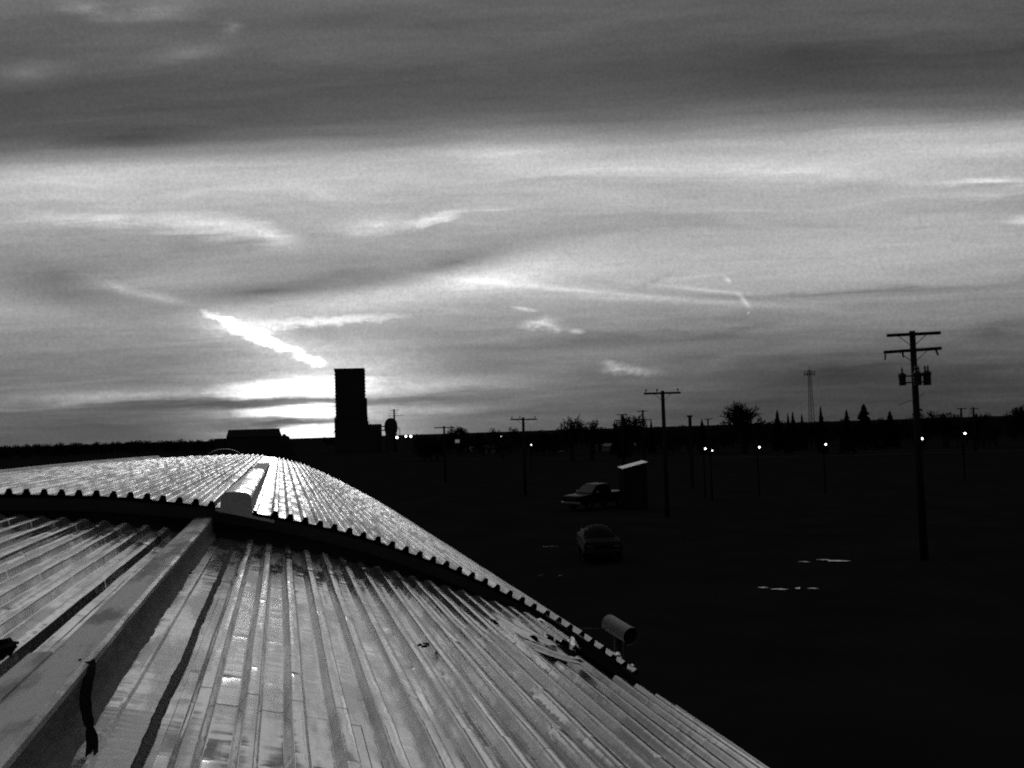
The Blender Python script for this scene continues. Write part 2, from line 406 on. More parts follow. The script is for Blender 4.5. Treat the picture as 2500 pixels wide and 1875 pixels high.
# earth bank beside the far shed
m = MB()
A = at(696, 1070, 236); w = 1.7
n = 14
for j in range(n + 1):
    for i in range(n + 1):
        a, b = i / n * 2 - 1, j / n * 2 - 1
        h = 6.75 * max(0, 1 - a * a) ** 1.1 * max(0, 1 - b * b) * (1 + .15 * noise.noise(Vector((a * 3, b * 3, 2))))
        m.v.append((A.x + a * w * 1.9, A.y + 10 + b * 10, h - .1))
for j in range(n):
    for i in range(n): q = j * (n + 1) + i; m.f.append((q, q + 1, q + n + 2, q + n + 1))
tag(m.build('earth_bank', 'soil', smooth=True), kind='structure')

# ------------------------------------------------------------------ corrugated roofs
def zn(u):                                          # lower roof, top of pans relative to the camera
    z = -5.215e-4 * u ** 3 - 2.764e-2 * u ** 2 - 0.25686 * u - 1.329 - 0.05
    if u > 3.0: z -= 0.20 * (u - 3.0) ** 2
    if u < -5.5: z -= 0.03 * (u + 5.5) ** 2
    return z
FAR_END = [(-9, 4), (-6.9, 12), (-5.4, 20), (-3.5, 30), (-2.5, 35), (-1.5, 42), (-.5, 46), (.9, 44.5), (1.8, 40), (2.4, 36), (3.2, 33), (4.6, 31), (7, 28)]
def interp(tab, u):
    if u <= tab[0][0]: return tab[0][1]
    for (a, x), (b, y) in zip(tab, tab[1:]):
        if u <= b: return x + (y - x) * (u - a) / (b - a)
    return tab[-1][1]
def zf(u, v=12.0):
    z = -2.195e-3 * u ** 3 - 4.49e-2 * u ** 2 - 0.25967 * u - 1.0439
    if u < -4.3: z = -0.583 - 0.03 * (u + 4.3) ** 2
    e = v - interp(FAR_END, u)
    if e > 0: z -= 0.09 * e * e
    return z
def arc_table(fn, u0, u1, n=600):
    T = [(0.0, u0)]; s = 0.0; p = (u0, fn(u0))
    for i in range(1, n + 1):
        u = u0 + (u1 - u0) * i / n; q = (u, fn(u)); s += math.hypot(q[0] - p[0], q[1] - p[1]); T.append((s, u)); p = q
    return T
def rib(t, depth):
    """profile over one pitch, t 0..1, rib in the middle"""
    x = abs(t - 0.5)
    if x < 0.16: return depth
    if x < 0.27: return depth * (0.27 - x) / 0.11
    return 0.0
RT_T = (0.0, 0.1, 0.2, 0.225, 0.245, 0.262, 0.30, 0.335, 0.352, 0.372, 0.40, 0.5, 0.60, 0.628, 0.648, 0.665, 0.70, 0.738, 0.755, 0.775, 0.80, 0.9)
RZ = ((.10, 1.0), (.128, .975), (.148, .88), (.165, .72), (.20, .42), (.238, .13), (.255, .045), (.275, .01), (.30, 0.0))
def rib_z(t, depth):
    x = abs(t - .5)
    return depth * interp(RZ, x)
def sheets(parent, fn, mat, s_from, count, pitch, depth, rows, tab, per=4, purlin=0.55, dent=0.0022, seed=1, hole=None, reverse=False, close=None, steps=None):
    """corrugated sheets laid along Y, each one an object; rows = lap lines"""
    inv = [(s, u) for s, u in tab]
    r = random.Random(seed)
    ncol = math.ceil(count / per)
    for c in range(ncol):
        k0, k1 = c * per, min(count, (c + 1) * per)
        ss = [((k + t) * pitch, rib_z(t, depth)) for k in range(k0, k1) for t in RT_T] + [(k1 * pitch + (0.02 if k1 < count else 0), 0.0)]
        for ri in range(len(rows) - 1):
            v0, v1 = rows[ri], rows[ri + 1]
            lap = 0.06
            vv = {v0, v1 + lap}
            if steps: 
                q = v0
                while q < v1: vv.add(q); q += steps
            q = v0 + purlin * 0.5
            while q < v1:
                for e in (-.035, -.012, 0, .012, .035): vv.add(q + e)
                q += purlin
            vv = sorted(vv)
            jit = r.uniform(-.004, .004); lift = 0.004 * ((ri + c) % 2) + 0.003 * (len(rows) - ri)
            jv0, jv1 = r.uniform(-.03, .03), r.uniform(-.03, .03)
            mm = MB(); W = len(ss); ok = []
            for v in vv:
                f = (v - v0) / max(1e-6, v1 - v0)
                vx = v + jv0 * (1 - f) + jv1 * f
                ph = ((v - v0 - purlin * .5) / purlin); nearp = abs(ph - round(ph)) * purlin
                for s, h in ss:
                    S_ = s_from - s if reverse else s_from + s
                    u = interp(inv, S_); z = fn(u, v) if close is None else fn(u)
                    e = 0.02; zz = (fn(u + e, v) - fn(u - e, v)) / (2 * e) if close is None else (fn(u + e) - fn(u - e)) / (2 * e)
                    nl = math.hypot(1, zz); nx, nz = -zz / nl, 1 / nl
                    hh = h + lift
                    kk = int(s / pitch + 1e-6)
                    wob = noise.noise(Vector((S_ * 2.6, v * 1.7, seed * 9.1))) * dent * 1.6 + noise.noise(Vector((S_ * 7, v * 4.2, seed))) * dent
                    hh += wob
                    # pressed marks of the purlin fixings in the pans
                    if nearp < .03:
                        a = noise.noise(Vector((kk * 3.3 + (h > depth * .5) * 1.7, round(v / purlin) * 5.1, seed)))
                        hh -= max(0, a + .05) * 0.007 * (1 - nearp / .036)
                    if close is not None and v > close:          # rib ends flattened under the step
                        k = min(1, (v - close) / 0.05); hh = hh * (1 - k * k) + lift * k * k
                    side = noise.noise(Vector((kk * 1.9, v * .9, seed * 2.0))) * 0.006
                    px, pz = u + nx * hh + side, z + nz * hh
                    mm.v.append((px, vx, H + pz)); ok.append((u, v))
            for j in range(len(vv) - 1):
                for i in range(W - 1):
                    a = j * W + i
                    if hole and hole(*ok[a]): continue
                    mm.f.append((a, a + 1, a + W + 1, a + W) if not reverse else (a + 1, a, a + W, a + W + 1))
            if hole and mm.f: biggest(mm)
            if mm.f: mm.build('roof_sheet', mat, parent, smooth=True)

# --- lower, nearer roof
near = empty('corrugated_shed', (0, 0, 0))
tag(near, 'nearest arched shed roof of dull ribbed metal sheets, torn at its right edge', 'shed')
V_NEAR = 11.75
TN = arc_table(zn, -9.0, 4.6)
s_of = lambda tab, u: next(s for s, q in tab if q >= u)
PITCH = 0.222
def torn(u, v):
    q = noise.noise(Vector((u * 2.3, v * 1.1, 4.2))); p = noise.noise(Vector((u * 7.0, v * 3.0, 1.2)))
    if v > 8.5 + .35 * q and u > 3.16 + .14 * q + .05 * p: return True
    return u > 2.74 + .12 * p and 8.75 + .3 * q + .12 * p < v < 9.75 + .35 * p
def biggest(mm):
    """drop the crumbs a tear leaves behind: keep the sheet's main piece"""
    par = list(range(len(mm.v)))
    def find(a):
        while par[a] != a: par[a] = par[par[a]]; a = par[a]
        return a
    for f in mm.f:
        for q in f[1:]: par[find(q)] = find(f[0])
    cnt = {}
    for f in mm.f: cnt[find(f[0])] = cnt.get(find(f[0]), 0) + 1
    if len(cnt) > 1:
        b = max(cnt, key=cnt.get); mm.f = [f for f in mm.f if find(f[0]) == b]
    used = sorted({i for f in mm.f for i in f}); ix = {o: n for n, o in enumerate(used)}
    mm.v = [mm.v[i] for i in used]; mm.f = [tuple(ix[i] for i in f) for f in mm.f]
def hit(x, y, dz=0.0):
    d = bearing(x, y); v = 2.0
    while v < 14:
        k = v / d.y
        if k * d.z < zn(k * d.x) + dz: return Vector((k * d.x, v, H + k * d.z))
        v += .01
    return on_v(x, y, 9.5)
NEAR_ROWS = [-5.0, -2.0, 1.3, 4.75, 8.2, V_NEAR]
sheets(near, zn, 'roof_near', s_of(TN, -0.505), 20, PITCH, 0.07, NEAR_ROWS, TN, purlin=1.08, seed=3, hole=torn, close=V_NEAR - 0.06, steps=.3)
sheets(near, zn, 'roof_near', s_of(TN, -1.23), 24, PITCH, 0.07, NEAR_ROWS, TN, purlin=1.08, seed=5, reverse=True, close=V_NEAR - 0.06, steps=.3)
# flat flashing sheets between the ribs and the beam, with one folded seam
def flat_strip(u0, u1, rows, mat, name, parent, dz=0.0, seed=1, step=.25, nu=6, fold=None):
    r = random.Random(seed)
    for a, b in zip(rows, rows[1:]):
        mm = MB(); nv = max(2, int((b - a) / step)); lift = 0.003 * (len(rows) - rows.index(a))
        us = [u0 + (u1 - u0) * i / nu for i in range(nu + 1)]
        if fold: us = sorted(us + [fold - .012, fold - .006, fold + .006, fold + .012])
        for j in range(nv + 1):
            v = a + (b + .05 - a) * j / nv
            for u in us:
                h = dz + lift + noise.noise(Vector((u * 5, v * 2.3, seed))) * .004 + noise.noise(Vector((u * 9, v * 9, seed))) * .0012
                if fold and abs(u - fold) < .008: h += .022
                mm.v.append((u, v, H + zn(u) + h))
        W = len(us)
        for j in range(nv):
            for i in range(W - 1): q = j * W + i; mm.f.append((q, q + 1, q + W + 1, q + W))
        mm.build(name, mat, parent)
flat_strip(-.84, -.50, NEAR_ROWS, 'flat_metal', 'flat_sheet', near, seed=11, fold=-.715)
flat_strip(-1.24, -1.03, NEAR_ROWS, 'flat_metal', 'flat_sheet', near, seed=12)
# tar run along the second lap: jagged, slightly proud
def jagged(u_c, hw, v0, v1, dz, mat, name, parent, seed, amp=.014, side=0, thick=.006, step=.05):
    mm = MB(); n = int((v1 - v0) / step); r = random.Random(seed)
    for j in range(n + 1):
        v = v0 + (v1 - v0) * j / n
        c = u_c + noise.noise(Vector((v * .8, seed, 0))) * amp
        a = c - hw * (1 + .35 * noise.noise(Vector((v * 3, seed, 1)))) - r.uniform(0, amp * .35)
        b = c + hw * (1 + .35 * noise.noise(Vector((v * 3, seed, 2)))) + r.uniform(0, amp * .35)
        if side > 0: a = u_c - hw
        for u, h in ((a, 0), (a * .8 + b * .2, thick), (a * .2 + b * .8, thick), (b, 0)):
            mm.v.append((u, v, H + zn(u) + dz + h))
    for j in range(n):
        for i in range(3): q = j * 4 + i; mm.f.append((q, q + 1, q + 5, q + 4))
    return mm.build(name, mat, parent)
jagged(-.552, .019, 1.0, 10.9, .022, 'tar', 'tar_seam', near, 5)
# boxed beam along the roof with a metal cap and a felt-covered side
beam = MB(); capm = MB(); side = MB(); apron = MB()
BU0, BU1, BZ = -1.035, -.838, -.955
n = 60
for j in range(n + 1):
    v = -4 + (12.25 + 4) * j / n
    w = .004 * noise.noise(Vector((v, 3, 0))); zt = BZ + .006 * noise.noise(Vector((v * .7, 7, 0)))
    capm.v += [(BU0 - .012 + w, v, H + zt - .05), (BU0 - .006 + w, v, H + zt - .004), (BU0 + .02, v, H + zt + .002), (BU1 - .07, v, H + zt + .001), (BU1 - .016, v, H + zt + .004), (BU1 + .006 + w, v, H + zt - .008), (BU1 + .010 + w, v, H + zt - .03)]
for j in range(n):
    for i in range(6): q = j * 7 + i; capm.f.append((q, q + 1, q + 8, q + 7))
capo = capm.build('beam_cap', 'beam_top', near)
beam.box(((BU0 + BU1) / 2, 4.1, H + BZ - .18), (BU1 - BU0 - .01, 16.3, .34)); beam.build('roof_beam', 'wood', near)
n = 260; r = random.Random(4)
for j in range(n + 1):
    v = -4 + 16.2 * j / n
    for i, (u, z) in enumerate(((BU1 + .001, BZ - .012), (BU1 + .004, BZ - .10), (BU1 + .006, BZ - .19), (BU1 + .02, None), (BU1 + .045, None))):
        if i == 4: u += .03 * noise.noise(Vector((v * 1.1, 1, 0))) + .012 * noise.noise(Vector((v * 5, 1, 0))) + r.uniform(-.004, .004) + max(0, (5.2 - v)) * .016
        zz = z if z is not None else zn(u) + (.03 if i == 3 else .012)
        side.v.append((u + (.012 * noise.noise(Vector((v * 3, i, 5))) if i < 4 else 0), v, H + zz))
for j in range(n):
    for i in range(4): q = j * 5 + i; side.f.append((q, q + 1, q + 6, q + 5))
side.build('felt_flashing', 'felt', near, smooth=True)
# second, overlapping board on the near left of the beam
m = MB(); m.box((BU0 - .055, .6, H + BZ - .02), (.10, 8.2, .05)); m.build('side_board', 'beam_top', near, bevel=.006)
m = MB(); m.box((BU0 - .075, .6, H + BZ - .14), (.02, 8.0, .2)); m.build('side_board', 'felt', near)
# right eave wall and gable underside
m = MB(); ue = 4.5
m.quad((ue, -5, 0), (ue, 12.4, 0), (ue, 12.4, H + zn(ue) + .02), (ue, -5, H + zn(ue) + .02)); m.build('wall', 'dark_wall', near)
m = MB()
for a in range(40):
    u0 = -9 + 13.5 * a / 40; u1 = -9 + 13.5 * (a + 1) / 40
    m.quad((u0, -5, H + zn(u0) - .14), (u1, -5, H + zn(u1) - .14), (u1, 12.4, H + zn(u1) - .14), (u0, 12.4, H + zn(u0) - .14))
m.build('roof_deck', 'inside', near)

# --- higher roof beyond
far = empty('corrugated_shed', (0, 12, 0))
tag(far, 'higher arched shed of ribbed metal sheets beyond the dark step in the roof', 'shed')
far.location = (0, 0, 0)
TF = arc_table(lambda u: zf(u), -9.0, 6.4)
def farcut(u, v): return v > interp(FAR_END, u) + 5.0
FAR_ROWS = [12.0, 15.2, 18.8, 22.4, 26.0, 29.6, 33.2, 36.8, 40.4, 44, 48]
PF = 0.19
SR = s_of(TF, -.20)
sheets(far, zf, 'roof_far', SR, 29, PF, 0.068, FAR_ROWS, TF, purlin=1.2, dent=.0012, seed=21, hole=farcut)
sheets(far, zf, 'roof_far', s_of(TF, -.78), 40, PF, 0.068, FAR_ROWS, TF, purlin=1.2, dent=.0012, seed=22, hole=farcut, reverse=True)
# flat trough between the ribs under the box
for i, (a, b) in enumerate(zip(FAR_ROWS[:-1], FAR_ROWS[1:])):
    mm = MB(); nv = 6
    for j in range(nv + 1):
        v = a + (b + .05 - a) * j / nv
        for u, h in ((-.79, .004), (-.36, .004), (-.345, .035), (-.315, .035), (-.30, .004), (-.19, .004)):
            mm.v.append((u, v, H + zf(u, v) + h + .003 * (10 - i)))
    for j in range(nv):
        for k in range(5): q = j * 6 + k; mm.f.append((q, q + 1, q + 7, q + 6))
    mm.build('flat_sheet', 'flat_metal', far)
# end wall under the overhang
m = MB(); n = 60
for i in range(n):
    u0 = -9 + 13.75 * i / n; u1 = -9 + 13.75 * (i + 1) / n
    m.quad((u0, 12.28, H + (zn(min(u0, 4.4)) - .3 if u0 < 4.3 else -H)), (u1, 12.28, H + (zn(min(u1, 4.4)) - .3 if u1 < 4.3 else -H)), (u1, 12.28, H + zf(u1) - .002), (u0, 12.28, H + zf(u0) - .002))
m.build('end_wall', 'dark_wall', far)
m = MB()
for i in range(n):
    u0 = -9 + 13.75 * i / n; u1 = -9 + 13.75 * (i + 1) / n
    m.quad((u0, 12.06, H + zf(u0) - .012), (u1, 12.06, H + zf(u1) - .012), (u1, 12.10, H + zf(u1) - .16), (u0, 12.10, H + zf(u0) - .16))
m.build('fascia_board', 'dark_wall', far)
m = MB(); ue = 4.72
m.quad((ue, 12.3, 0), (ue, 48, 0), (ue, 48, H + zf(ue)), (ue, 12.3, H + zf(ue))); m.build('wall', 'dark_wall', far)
m = MB()
for i in range(n):
    for j in range(18):
        u0 = -9 + 13.7 * i / n; u1 = -9 + 13.7 * (i + 1) / n; v0 = 12.3 + 2 * j; v1 = v0 + 2
        if v0 > interp(FAR_END, u0) + 4: continue
        m.quad((u0, v0, H + zf(u0, v0) - .1), (u1, v0, H + zf(u1, v0) - .1), (u1, v1, H + zf(u1, v1) - .1), (u0, v1, H + zf(u0, v1) - .1))
m.build('roof_deck', 'inside', far)
# rolled edge along the left
m = MB(); E0 = [(-7.6, 8.6), (-6.9, 12), (-5.4, 20), (-4.4, 25.3), (-3.62, 29.6)]
for (a, b), (c, d) in zip(E0, E0[1:]):
    steps = 6
    for k in range(steps):
        p = Vector((a + (c - a) * k / steps, b + (d - b) * k / steps, 0)); q = Vector((a + (c - a) * (k + 1) / steps, b + (d - b) * (k + 1) / steps, 0))
        if p.y < 12: continue
        p.z = H + zf(p.x, 12) + .07; q.z = H + zf(q.x, 12) + .07
        m.tube(p, q, .085, k=10, cap=False)
m.build('rolled_edge', 'roof_far', far, smooth=True)

# --- long box ventilator on the higher roof
vent = empty('box_ventilator', (-.55, 12.0, H + zf(-.55)))
tag(vent, 'long metal box ventilator with bright rounded top at the step of the roof', 'ventilator')
def loc(p): return tuple(Vector(p) - vent.location)
def vent_ring(v, off=0.0):
    k = (v - 12) / 9.0
    ul, ur = -.735 + .06 * k, -.372 + .015 * k; zt = -.66 - .01 * k
    zl, zr = zf(-.74, 12) - .03, zf(-.37, 12) - .01
    return [(ul - .02, zl), (ul, zt - .07), (ul + .02, zt - .022), (ul + .06, zt), ((ul + ur) / 2, zt + .002), (ur - .07, zt - .012), (ur - .022, zt - .035), (ur - .002, zt - .085), (ur + .012, zr)]
segs = [12.0, 13.1, 14.4, 15.9, 17.4, 19.1, 20.9]
for a, b in zip(segs, segs[1:]):
    mt = MB()
    for v, w in ((a, .0), (a + (b - a) * .33, -.004), (a + (b - a) * .66, -.007), (b + .04, .003)):
        ring = vent_ring(v)[1:8]; mt.v += [loc((u, v, H + z + w + .003)) for u, z in ring]
    for j in range(3):
        for i in range(6): q = j * 7 + i; mt.f.append((q, q + 1, q + 8, q + 7))
    mt.build('top_cover', 'box_top', vent, smooth=True)
for lo, hi, nm in ((0, 1, 'side_panel'), (7, 8, 'side_panel')):
    mt = MB()
    for v in (12.0, 16.5, 20.94):
        ring = vent_ring(v); mt.v += [loc((ring[lo][0], v, H + ring[lo][1])), loc((ring[hi][0], v, H + ring[hi][1]))]
    mt.f = [(0, 1, 3, 2), (2, 3, 5, 4)]; mt.build(nm, 'box_side', vent)
mt = MB(); mt.quad(*[loc((u, 12.004, H + z)) for u, z in vent_ring(12.0)]); mt.build('end_panel', 'box_side', vent)
mt = MB(); mt.quad(*[loc((u, 20.93, H + z)) for u, z in vent_ring(20.9)]); mt.build('end_panel', 'box_side', vent)
mt = MB(); mt.box(loc((-.45, 11.99, H + zf(-.45) - .02)), (.72, .05, .03), Matrix.Rotation(math.radians(15), 3, 'Y')); mt.build('sill', 'box_side', vent)
# lower, darker run of the ventilator behind it
vb = empty('box_ventilator', (-.55, 21.3, H + zf(-.55)))
tag(vb, 'low dark box ventilator further up the higher roof, behind the bright one', 'ventilator')
for k in range(3):
    mt = MB(); mt.box((.03, 1.2 + 2.45 * k, .10), (.36, 2.36, .2 - .02 * k)); mt.build('cover', 'box_side', vb, bevel=.03)
# --- little pale trim on the sill
# torn black felt strip hanging over the beam
def strip_flap():
    r = random.Random(8); m = MB(); W = 7; N = 26
    a, b = Vector((-.842, 4.44, BZ - .005)), Vector((-.735, 3.90, zn(-.735) + .018))
    for layer in (0, 1):
        for j in range(N):
            f = j / (N - 1); p = a.lerp(b, f)
            p.z += .02 * math.sin(f * 3.14) ; p.x += .012 * math.sin(f * 7 + 1)
            hw = .022 * (1 + .22 * noise.noise(Vector((f * 8, 3, 0))) + .10 * noise.noise(Vector((f * 23, 5, 0)))) * (1 - .45 * math.exp(-((f - .80) / .03) ** 2))
            for i in range(W):
                t = (i / (W - 1) - .5) * 2; fr = 0.0; up = 0.0
                if f < .1: fr = (1 - f / .1) * (.05 if i in (1, 4) else (.02 if i in (0, 5) else -.01)); 
                if f < .1 and i < 3: fr += .0
                if j >= N - 3: fr = -.035 * (j - N + 3) * (1 if i in (1, 5) else .25)
                m.v.append((p.x + t * hw - (.03 * (.1 - f) / .1 if f < .1 and i < 3 else 0), p.y + fr, H + p.z + .004 * abs(t) + layer * .005 + .003 * r.random() + up))
    for l in (0, 1):
        for j in range(N - 1):
            for i in range(W - 1):
                q = l * N * W + j * W + i; m.f.append((q, q + 1, q + W + 1, q + W))
    # edges join the two faces
    for j in range(N - 1):
        for i in (0, W - 1):
            q = j * W + i; o_ = N * W; m.f.append((q, q + W, q + W + o_, q + o_))
    o = m.build('torn_felt_strip', 'black_felt')
    tag(o, 'ragged black strip of torn felt hanging over the roof beam, bottom left', 'felt strip')
strip_flap()
m = MB(); r = random.Random(3); c = on_v(-14, 1588, 4.95)
for k in range(9):
    q = c + Vector((r.uniform(-.10, .045), r.uniform(-.08, .08), r.uniform(-.025, .02)))
    m.box(q, (r.uniform(.05, .1), r.uniform(.05, .12), .012), Matrix.Rotation(r.uniform(-.6, .6), 3, 'X') @ Matrix.Rotation(r.uniform(0, 3), 3, 'Z'))
tag(m.build('felt_scrap', 'black_felt'), 'crumpled black felt scrap at the left edge of the roof', 'felt scrap')
m = MB(); c = Vector((1.02, 7.05, H + zn(1.02) + .055))
for k in range(4): m.box(c + Vector((r.uniform(-.03, .03), r.uniform(-.03, .03), k * .006)), (.045, .018, .010), Matrix.Rotation(k * .9, 3, 'Z') @ Matrix.Rotation(.4, 3, 'X'))
tag(m.build('dead_leaf', 'black_felt'), 'small black leaf stuck on the near ribbed roof', 'leaf')

# --- loose sheets in the torn corner
def loose(c, rz, tilt, roll, ribs, length, label, ragged=.08, seed=1, size=1.0):
    e = empty('torn_sheet', c, 0); e.rotation_euler = (tilt, roll, rz)
    mm = MB(); r = random.Random(seed); xs = [((k + t) * PITCH - ribs * PITCH / 2, rib_z(t, .05)) for k in range(ribs) for t in RT_T]
    nv = 8; W = len(xs)
    for j in range(nv + 1):
        f = j / nv
        for x, h in xs:
            y = (f - .5) * length + (r.uniform(-ragged, ragged) * (1 if j in (0, nv) else 0))
            mm.v.append((x, y, h + .05 * (f - .5) ** 2 + .012 * noise.noise(Vector((x * 3, y * 2, seed)))))
    for j in range(nv):
        for i in range(W - 1): q = j * W + i; mm.f.append((q, q + 1, q + W + 1, q + W))
    mm.build('sheet', 'roof_near', e); mm2 = MB()
    mm2.box((-ribs * PITCH / 2 + .02, 0, -.012), (.03, length * .9, .02)); mm2.build('batten', 'wood', e)
    tag(e, label, 'metal sheet'); e.scale = (size, size, size); return e
def slope(u): return -math.atan((zn(u + .02) - zn(u - .02)) / .04)
loose(hit(1335, 1598, .06), math.radians(24), math.radians(3), slope(2.6) + .05, 1, .85, 'bent metal strip lying below the hole at the roof edge', .07, 3)
loose(hit(1282, 1548, .07), math.radians(14), math.radians(5), slope(2.6), 2, .9, 'curled metal sheet sagging above the hole at the roof edge', .12, 4)
loose(hit(1400, 1572, .07), math.radians(-8), math.radians(3), slope(3.0), 1, .45, 'short torn metal scrap in the middle of the roof hole', .05, 7, .6)
loose(hit(1508, 1602, .10), math.radians(-20), math.radians(2), slope(3.3), 1, .2, 'small bright metal scrap right of the hole in the roof', .03, 5, .5)
loose(hit(1546, 1628, .10), math.radians(10), math.radians(2), slope(3.3), 1, .14, 'smallest metal scrap at the far right of the torn roof edge', .03, 6, .4)

# --- pipe vent standing beyond the eave
A = on_v(1486, 1520, 13.3); B = on_v(1538, 1552, 12.75)
pv = empty('pipe_vent', (A.x, A.y, 0)); tag(pv, 'round metal vent pipe turned sideways beyond the roof edge', 'vent pipe')
l = lambda p: tuple(Vector(p) - pv.location)
m = MB(); m.tube(l(A), l(B), .125, k=28, cap=False); m.tube(l(A), l(Vector(A) + (A - B).normalized() * .03), .125, .06, k=28); m.build('hood', 'pipe', pv, smooth=True)
m = MB(); m.tube(l(B), l(B + (B - A) * .05), .132, .132, k=28, cap=False); m.build('rim', 'pipe', pv, smooth=True)
m = MB(); m.tube(l(A.lerp(B, .1)), l(A.lerp(B, .94)), .12, k=20); m.build('lining', 'inside', pv)
m = MB(); mid = A.lerp(B, .45); m.tube(l((mid.x, mid.y, 0)), l((mid.x, mid.y, mid.z - .06)), .07, k=14); m.build('riser', 'dark_metal', pv, smooth=True)
m = MB(); m.tube(l(A + Vector((0, 0, -.1))), l(on_v(1400, 1534, 12.6)), .006, k=5); m.build('stay_wire', 'dark_metal', pv)

# ------------------------------------------------------------------ vehicles
def wheel(parent, x, y, r, w):
    e = MB(); s = 1 if x > 0 else -1
    prof = [(r * .62, -w / 2), (r * .95, -w / 2), (r, -w * .3), (r, w * .3), (r * .95, w / 2), (r * .62, w / 2)]
    t = MB(); k = 24
    for rr, zz in prof:
        for i in range(k): a = 2 * math.pi * i / k; t.v.append((x + zz, y + rr * math.cos(a), r + rr * math.sin(a)))
    for j in range(len(prof) - 1):
        for i in range(k): t.f.append((j * k + i, j * k + (i + 1) % k, (j + 1) * k + (i + 1) % k, (j + 1) * k + i))
    ty = t.build('tyre', 'rubber', parent, smooth=True)
    e.tube((x - w * .3, y, r), (x + w * .3, y, r), r * .62, k=20); e.build('rim', 'chrome', ty)
def pickup(loc_, rz):
    e = empty('pickup_truck', loc_, rz); tag(e, 'dark pickup truck with rounded cab parked left of the tin-roofed shed', 'truck')
    lower = [(-2.7, .55), (-2.75, .95), (-2.6, 1.08), (-1.35, 1.17), (-1.2, 1.18), (.75, 1.18), (2.65, 1.16), (2.7, .6), (2.2, .45), (-2.3, .45)]
    ins = lambda y, z: .07 if z > 1.0 else (.05 if abs(y) > 2.5 else 0)
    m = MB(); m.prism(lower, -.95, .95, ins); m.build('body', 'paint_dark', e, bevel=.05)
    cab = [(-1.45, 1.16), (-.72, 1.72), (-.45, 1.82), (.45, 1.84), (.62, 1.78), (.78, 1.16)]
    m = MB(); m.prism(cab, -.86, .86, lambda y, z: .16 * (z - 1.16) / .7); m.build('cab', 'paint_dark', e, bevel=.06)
    for s in (-1, 1):
        m = MB(); m.quad((s * .885, -1.1, 1.22), (s * .885, .62, 1.22), (s * .775, .52, 1.68), (s * .775, -.62, 1.68)); m.build('side_window', 'glass', e)
        m = MB(); m.box((s * .68, -2.69, .86), (.36, .06, .17)); m.build('headlight', 'lamp_glass', e, bevel=.02)
        m = MB(); m.box((s * 1.02, -1.0, 1.25), (.16, .10, .14)); m.build('mirror', 'chrome', e, bevel=.03)
        for y in (-1.72, 1.62): wheel(e, s * .82, y, .37, .25)
        m = MB(); m.box((s * .93, 1.75, 1.14), (.06, 1.8, .1)); m.build('bed_rail', 'paint_dark', e, bevel=.02)
    m = MB(); m.quad((-.76, -1.36, 1.25), (.76, -1.36, 1.25), (.66, -.78, 1.70), (-.66, -.78, 1.70)); m.build('windscreen', 'glass', e)
    m = MB(); m.box((0, -2.78, .55), (1.85, .14, .2)); m.build('bumper', 'chrome', e, bevel=.03)
    m = MB(); m.box((0, -2.72, .84), (.9, .05, .24)); m.build('grille', 'dark_metal', e)
    m = MB(); m.box((0, 1.7, .98), (1.6, 1.85, .06)); m.build('bed_floor', 'dark_metal', e)
def sedan(loc_, rz):
    e = empty('parked_car', loc_, rz); tag(e, 'dim parked car with rounded roof, nearer than the pickup truck', 'car')
    low = [(-2.2, .45), (-2.25, .75), (-2.0, .9), (-1.1, .98), (1.4, .98), (2.15, .92), (2.2, .5), (1.8, .35), (-1.9, .35)]
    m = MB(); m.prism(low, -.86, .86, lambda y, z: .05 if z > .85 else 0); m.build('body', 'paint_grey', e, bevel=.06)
    m = MB()
    sec = [(-1.15, .97, .74), (-.8, 1.22, .70), (-.45, 1.38, .64), (0, 1.44, .60), (.5, 1.43, .60), (.95, 1.34, .64), (1.45, .98, .74)]
    k = 12
    for y, h, w in sec:
        for i in range(k + 1):
            a = math.pi * i / k; m.v.append((math.cos(a) * w, y, .95 + (h - .95) * math.sin(a) ** .6))
    for j in range(len(sec) - 1):
        for i in range(k): q = j * (k + 1) + i; m.f.append((q, q + 1, q + k + 2, q + k + 1))
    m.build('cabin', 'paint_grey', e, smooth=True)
    for s in (-1, 1):
        m = MB(); m.quad((s * .765, -.9, 1.0), (s * .765, 1.15, 1.0), (s * .70, .85, 1.27), (s * .70, -.55, 1.27)); m.build('side_window', 'glass', e)
        m = MB(); m.box((s * .6, -2.22, .68), (.3, .05, .13)); m.build('headlight', 'lamp_glass', e, bevel=.02)
        for y in (-1.35, 1.3): wheel(e, s * .76, y, .31, .2)
    m = MB(); m.box((0, -2.26, .5), (1.6, .1, .16)); m.build('bumper', 'dark_metal', e, bevel=.03)
p = on_ground(1458, 1240); pickup(p, math.radians(-62))
p = on_ground(1462, 1357); sedan((p.x, p.y, 0), -math.atan2(p.x, p.y) + .1)

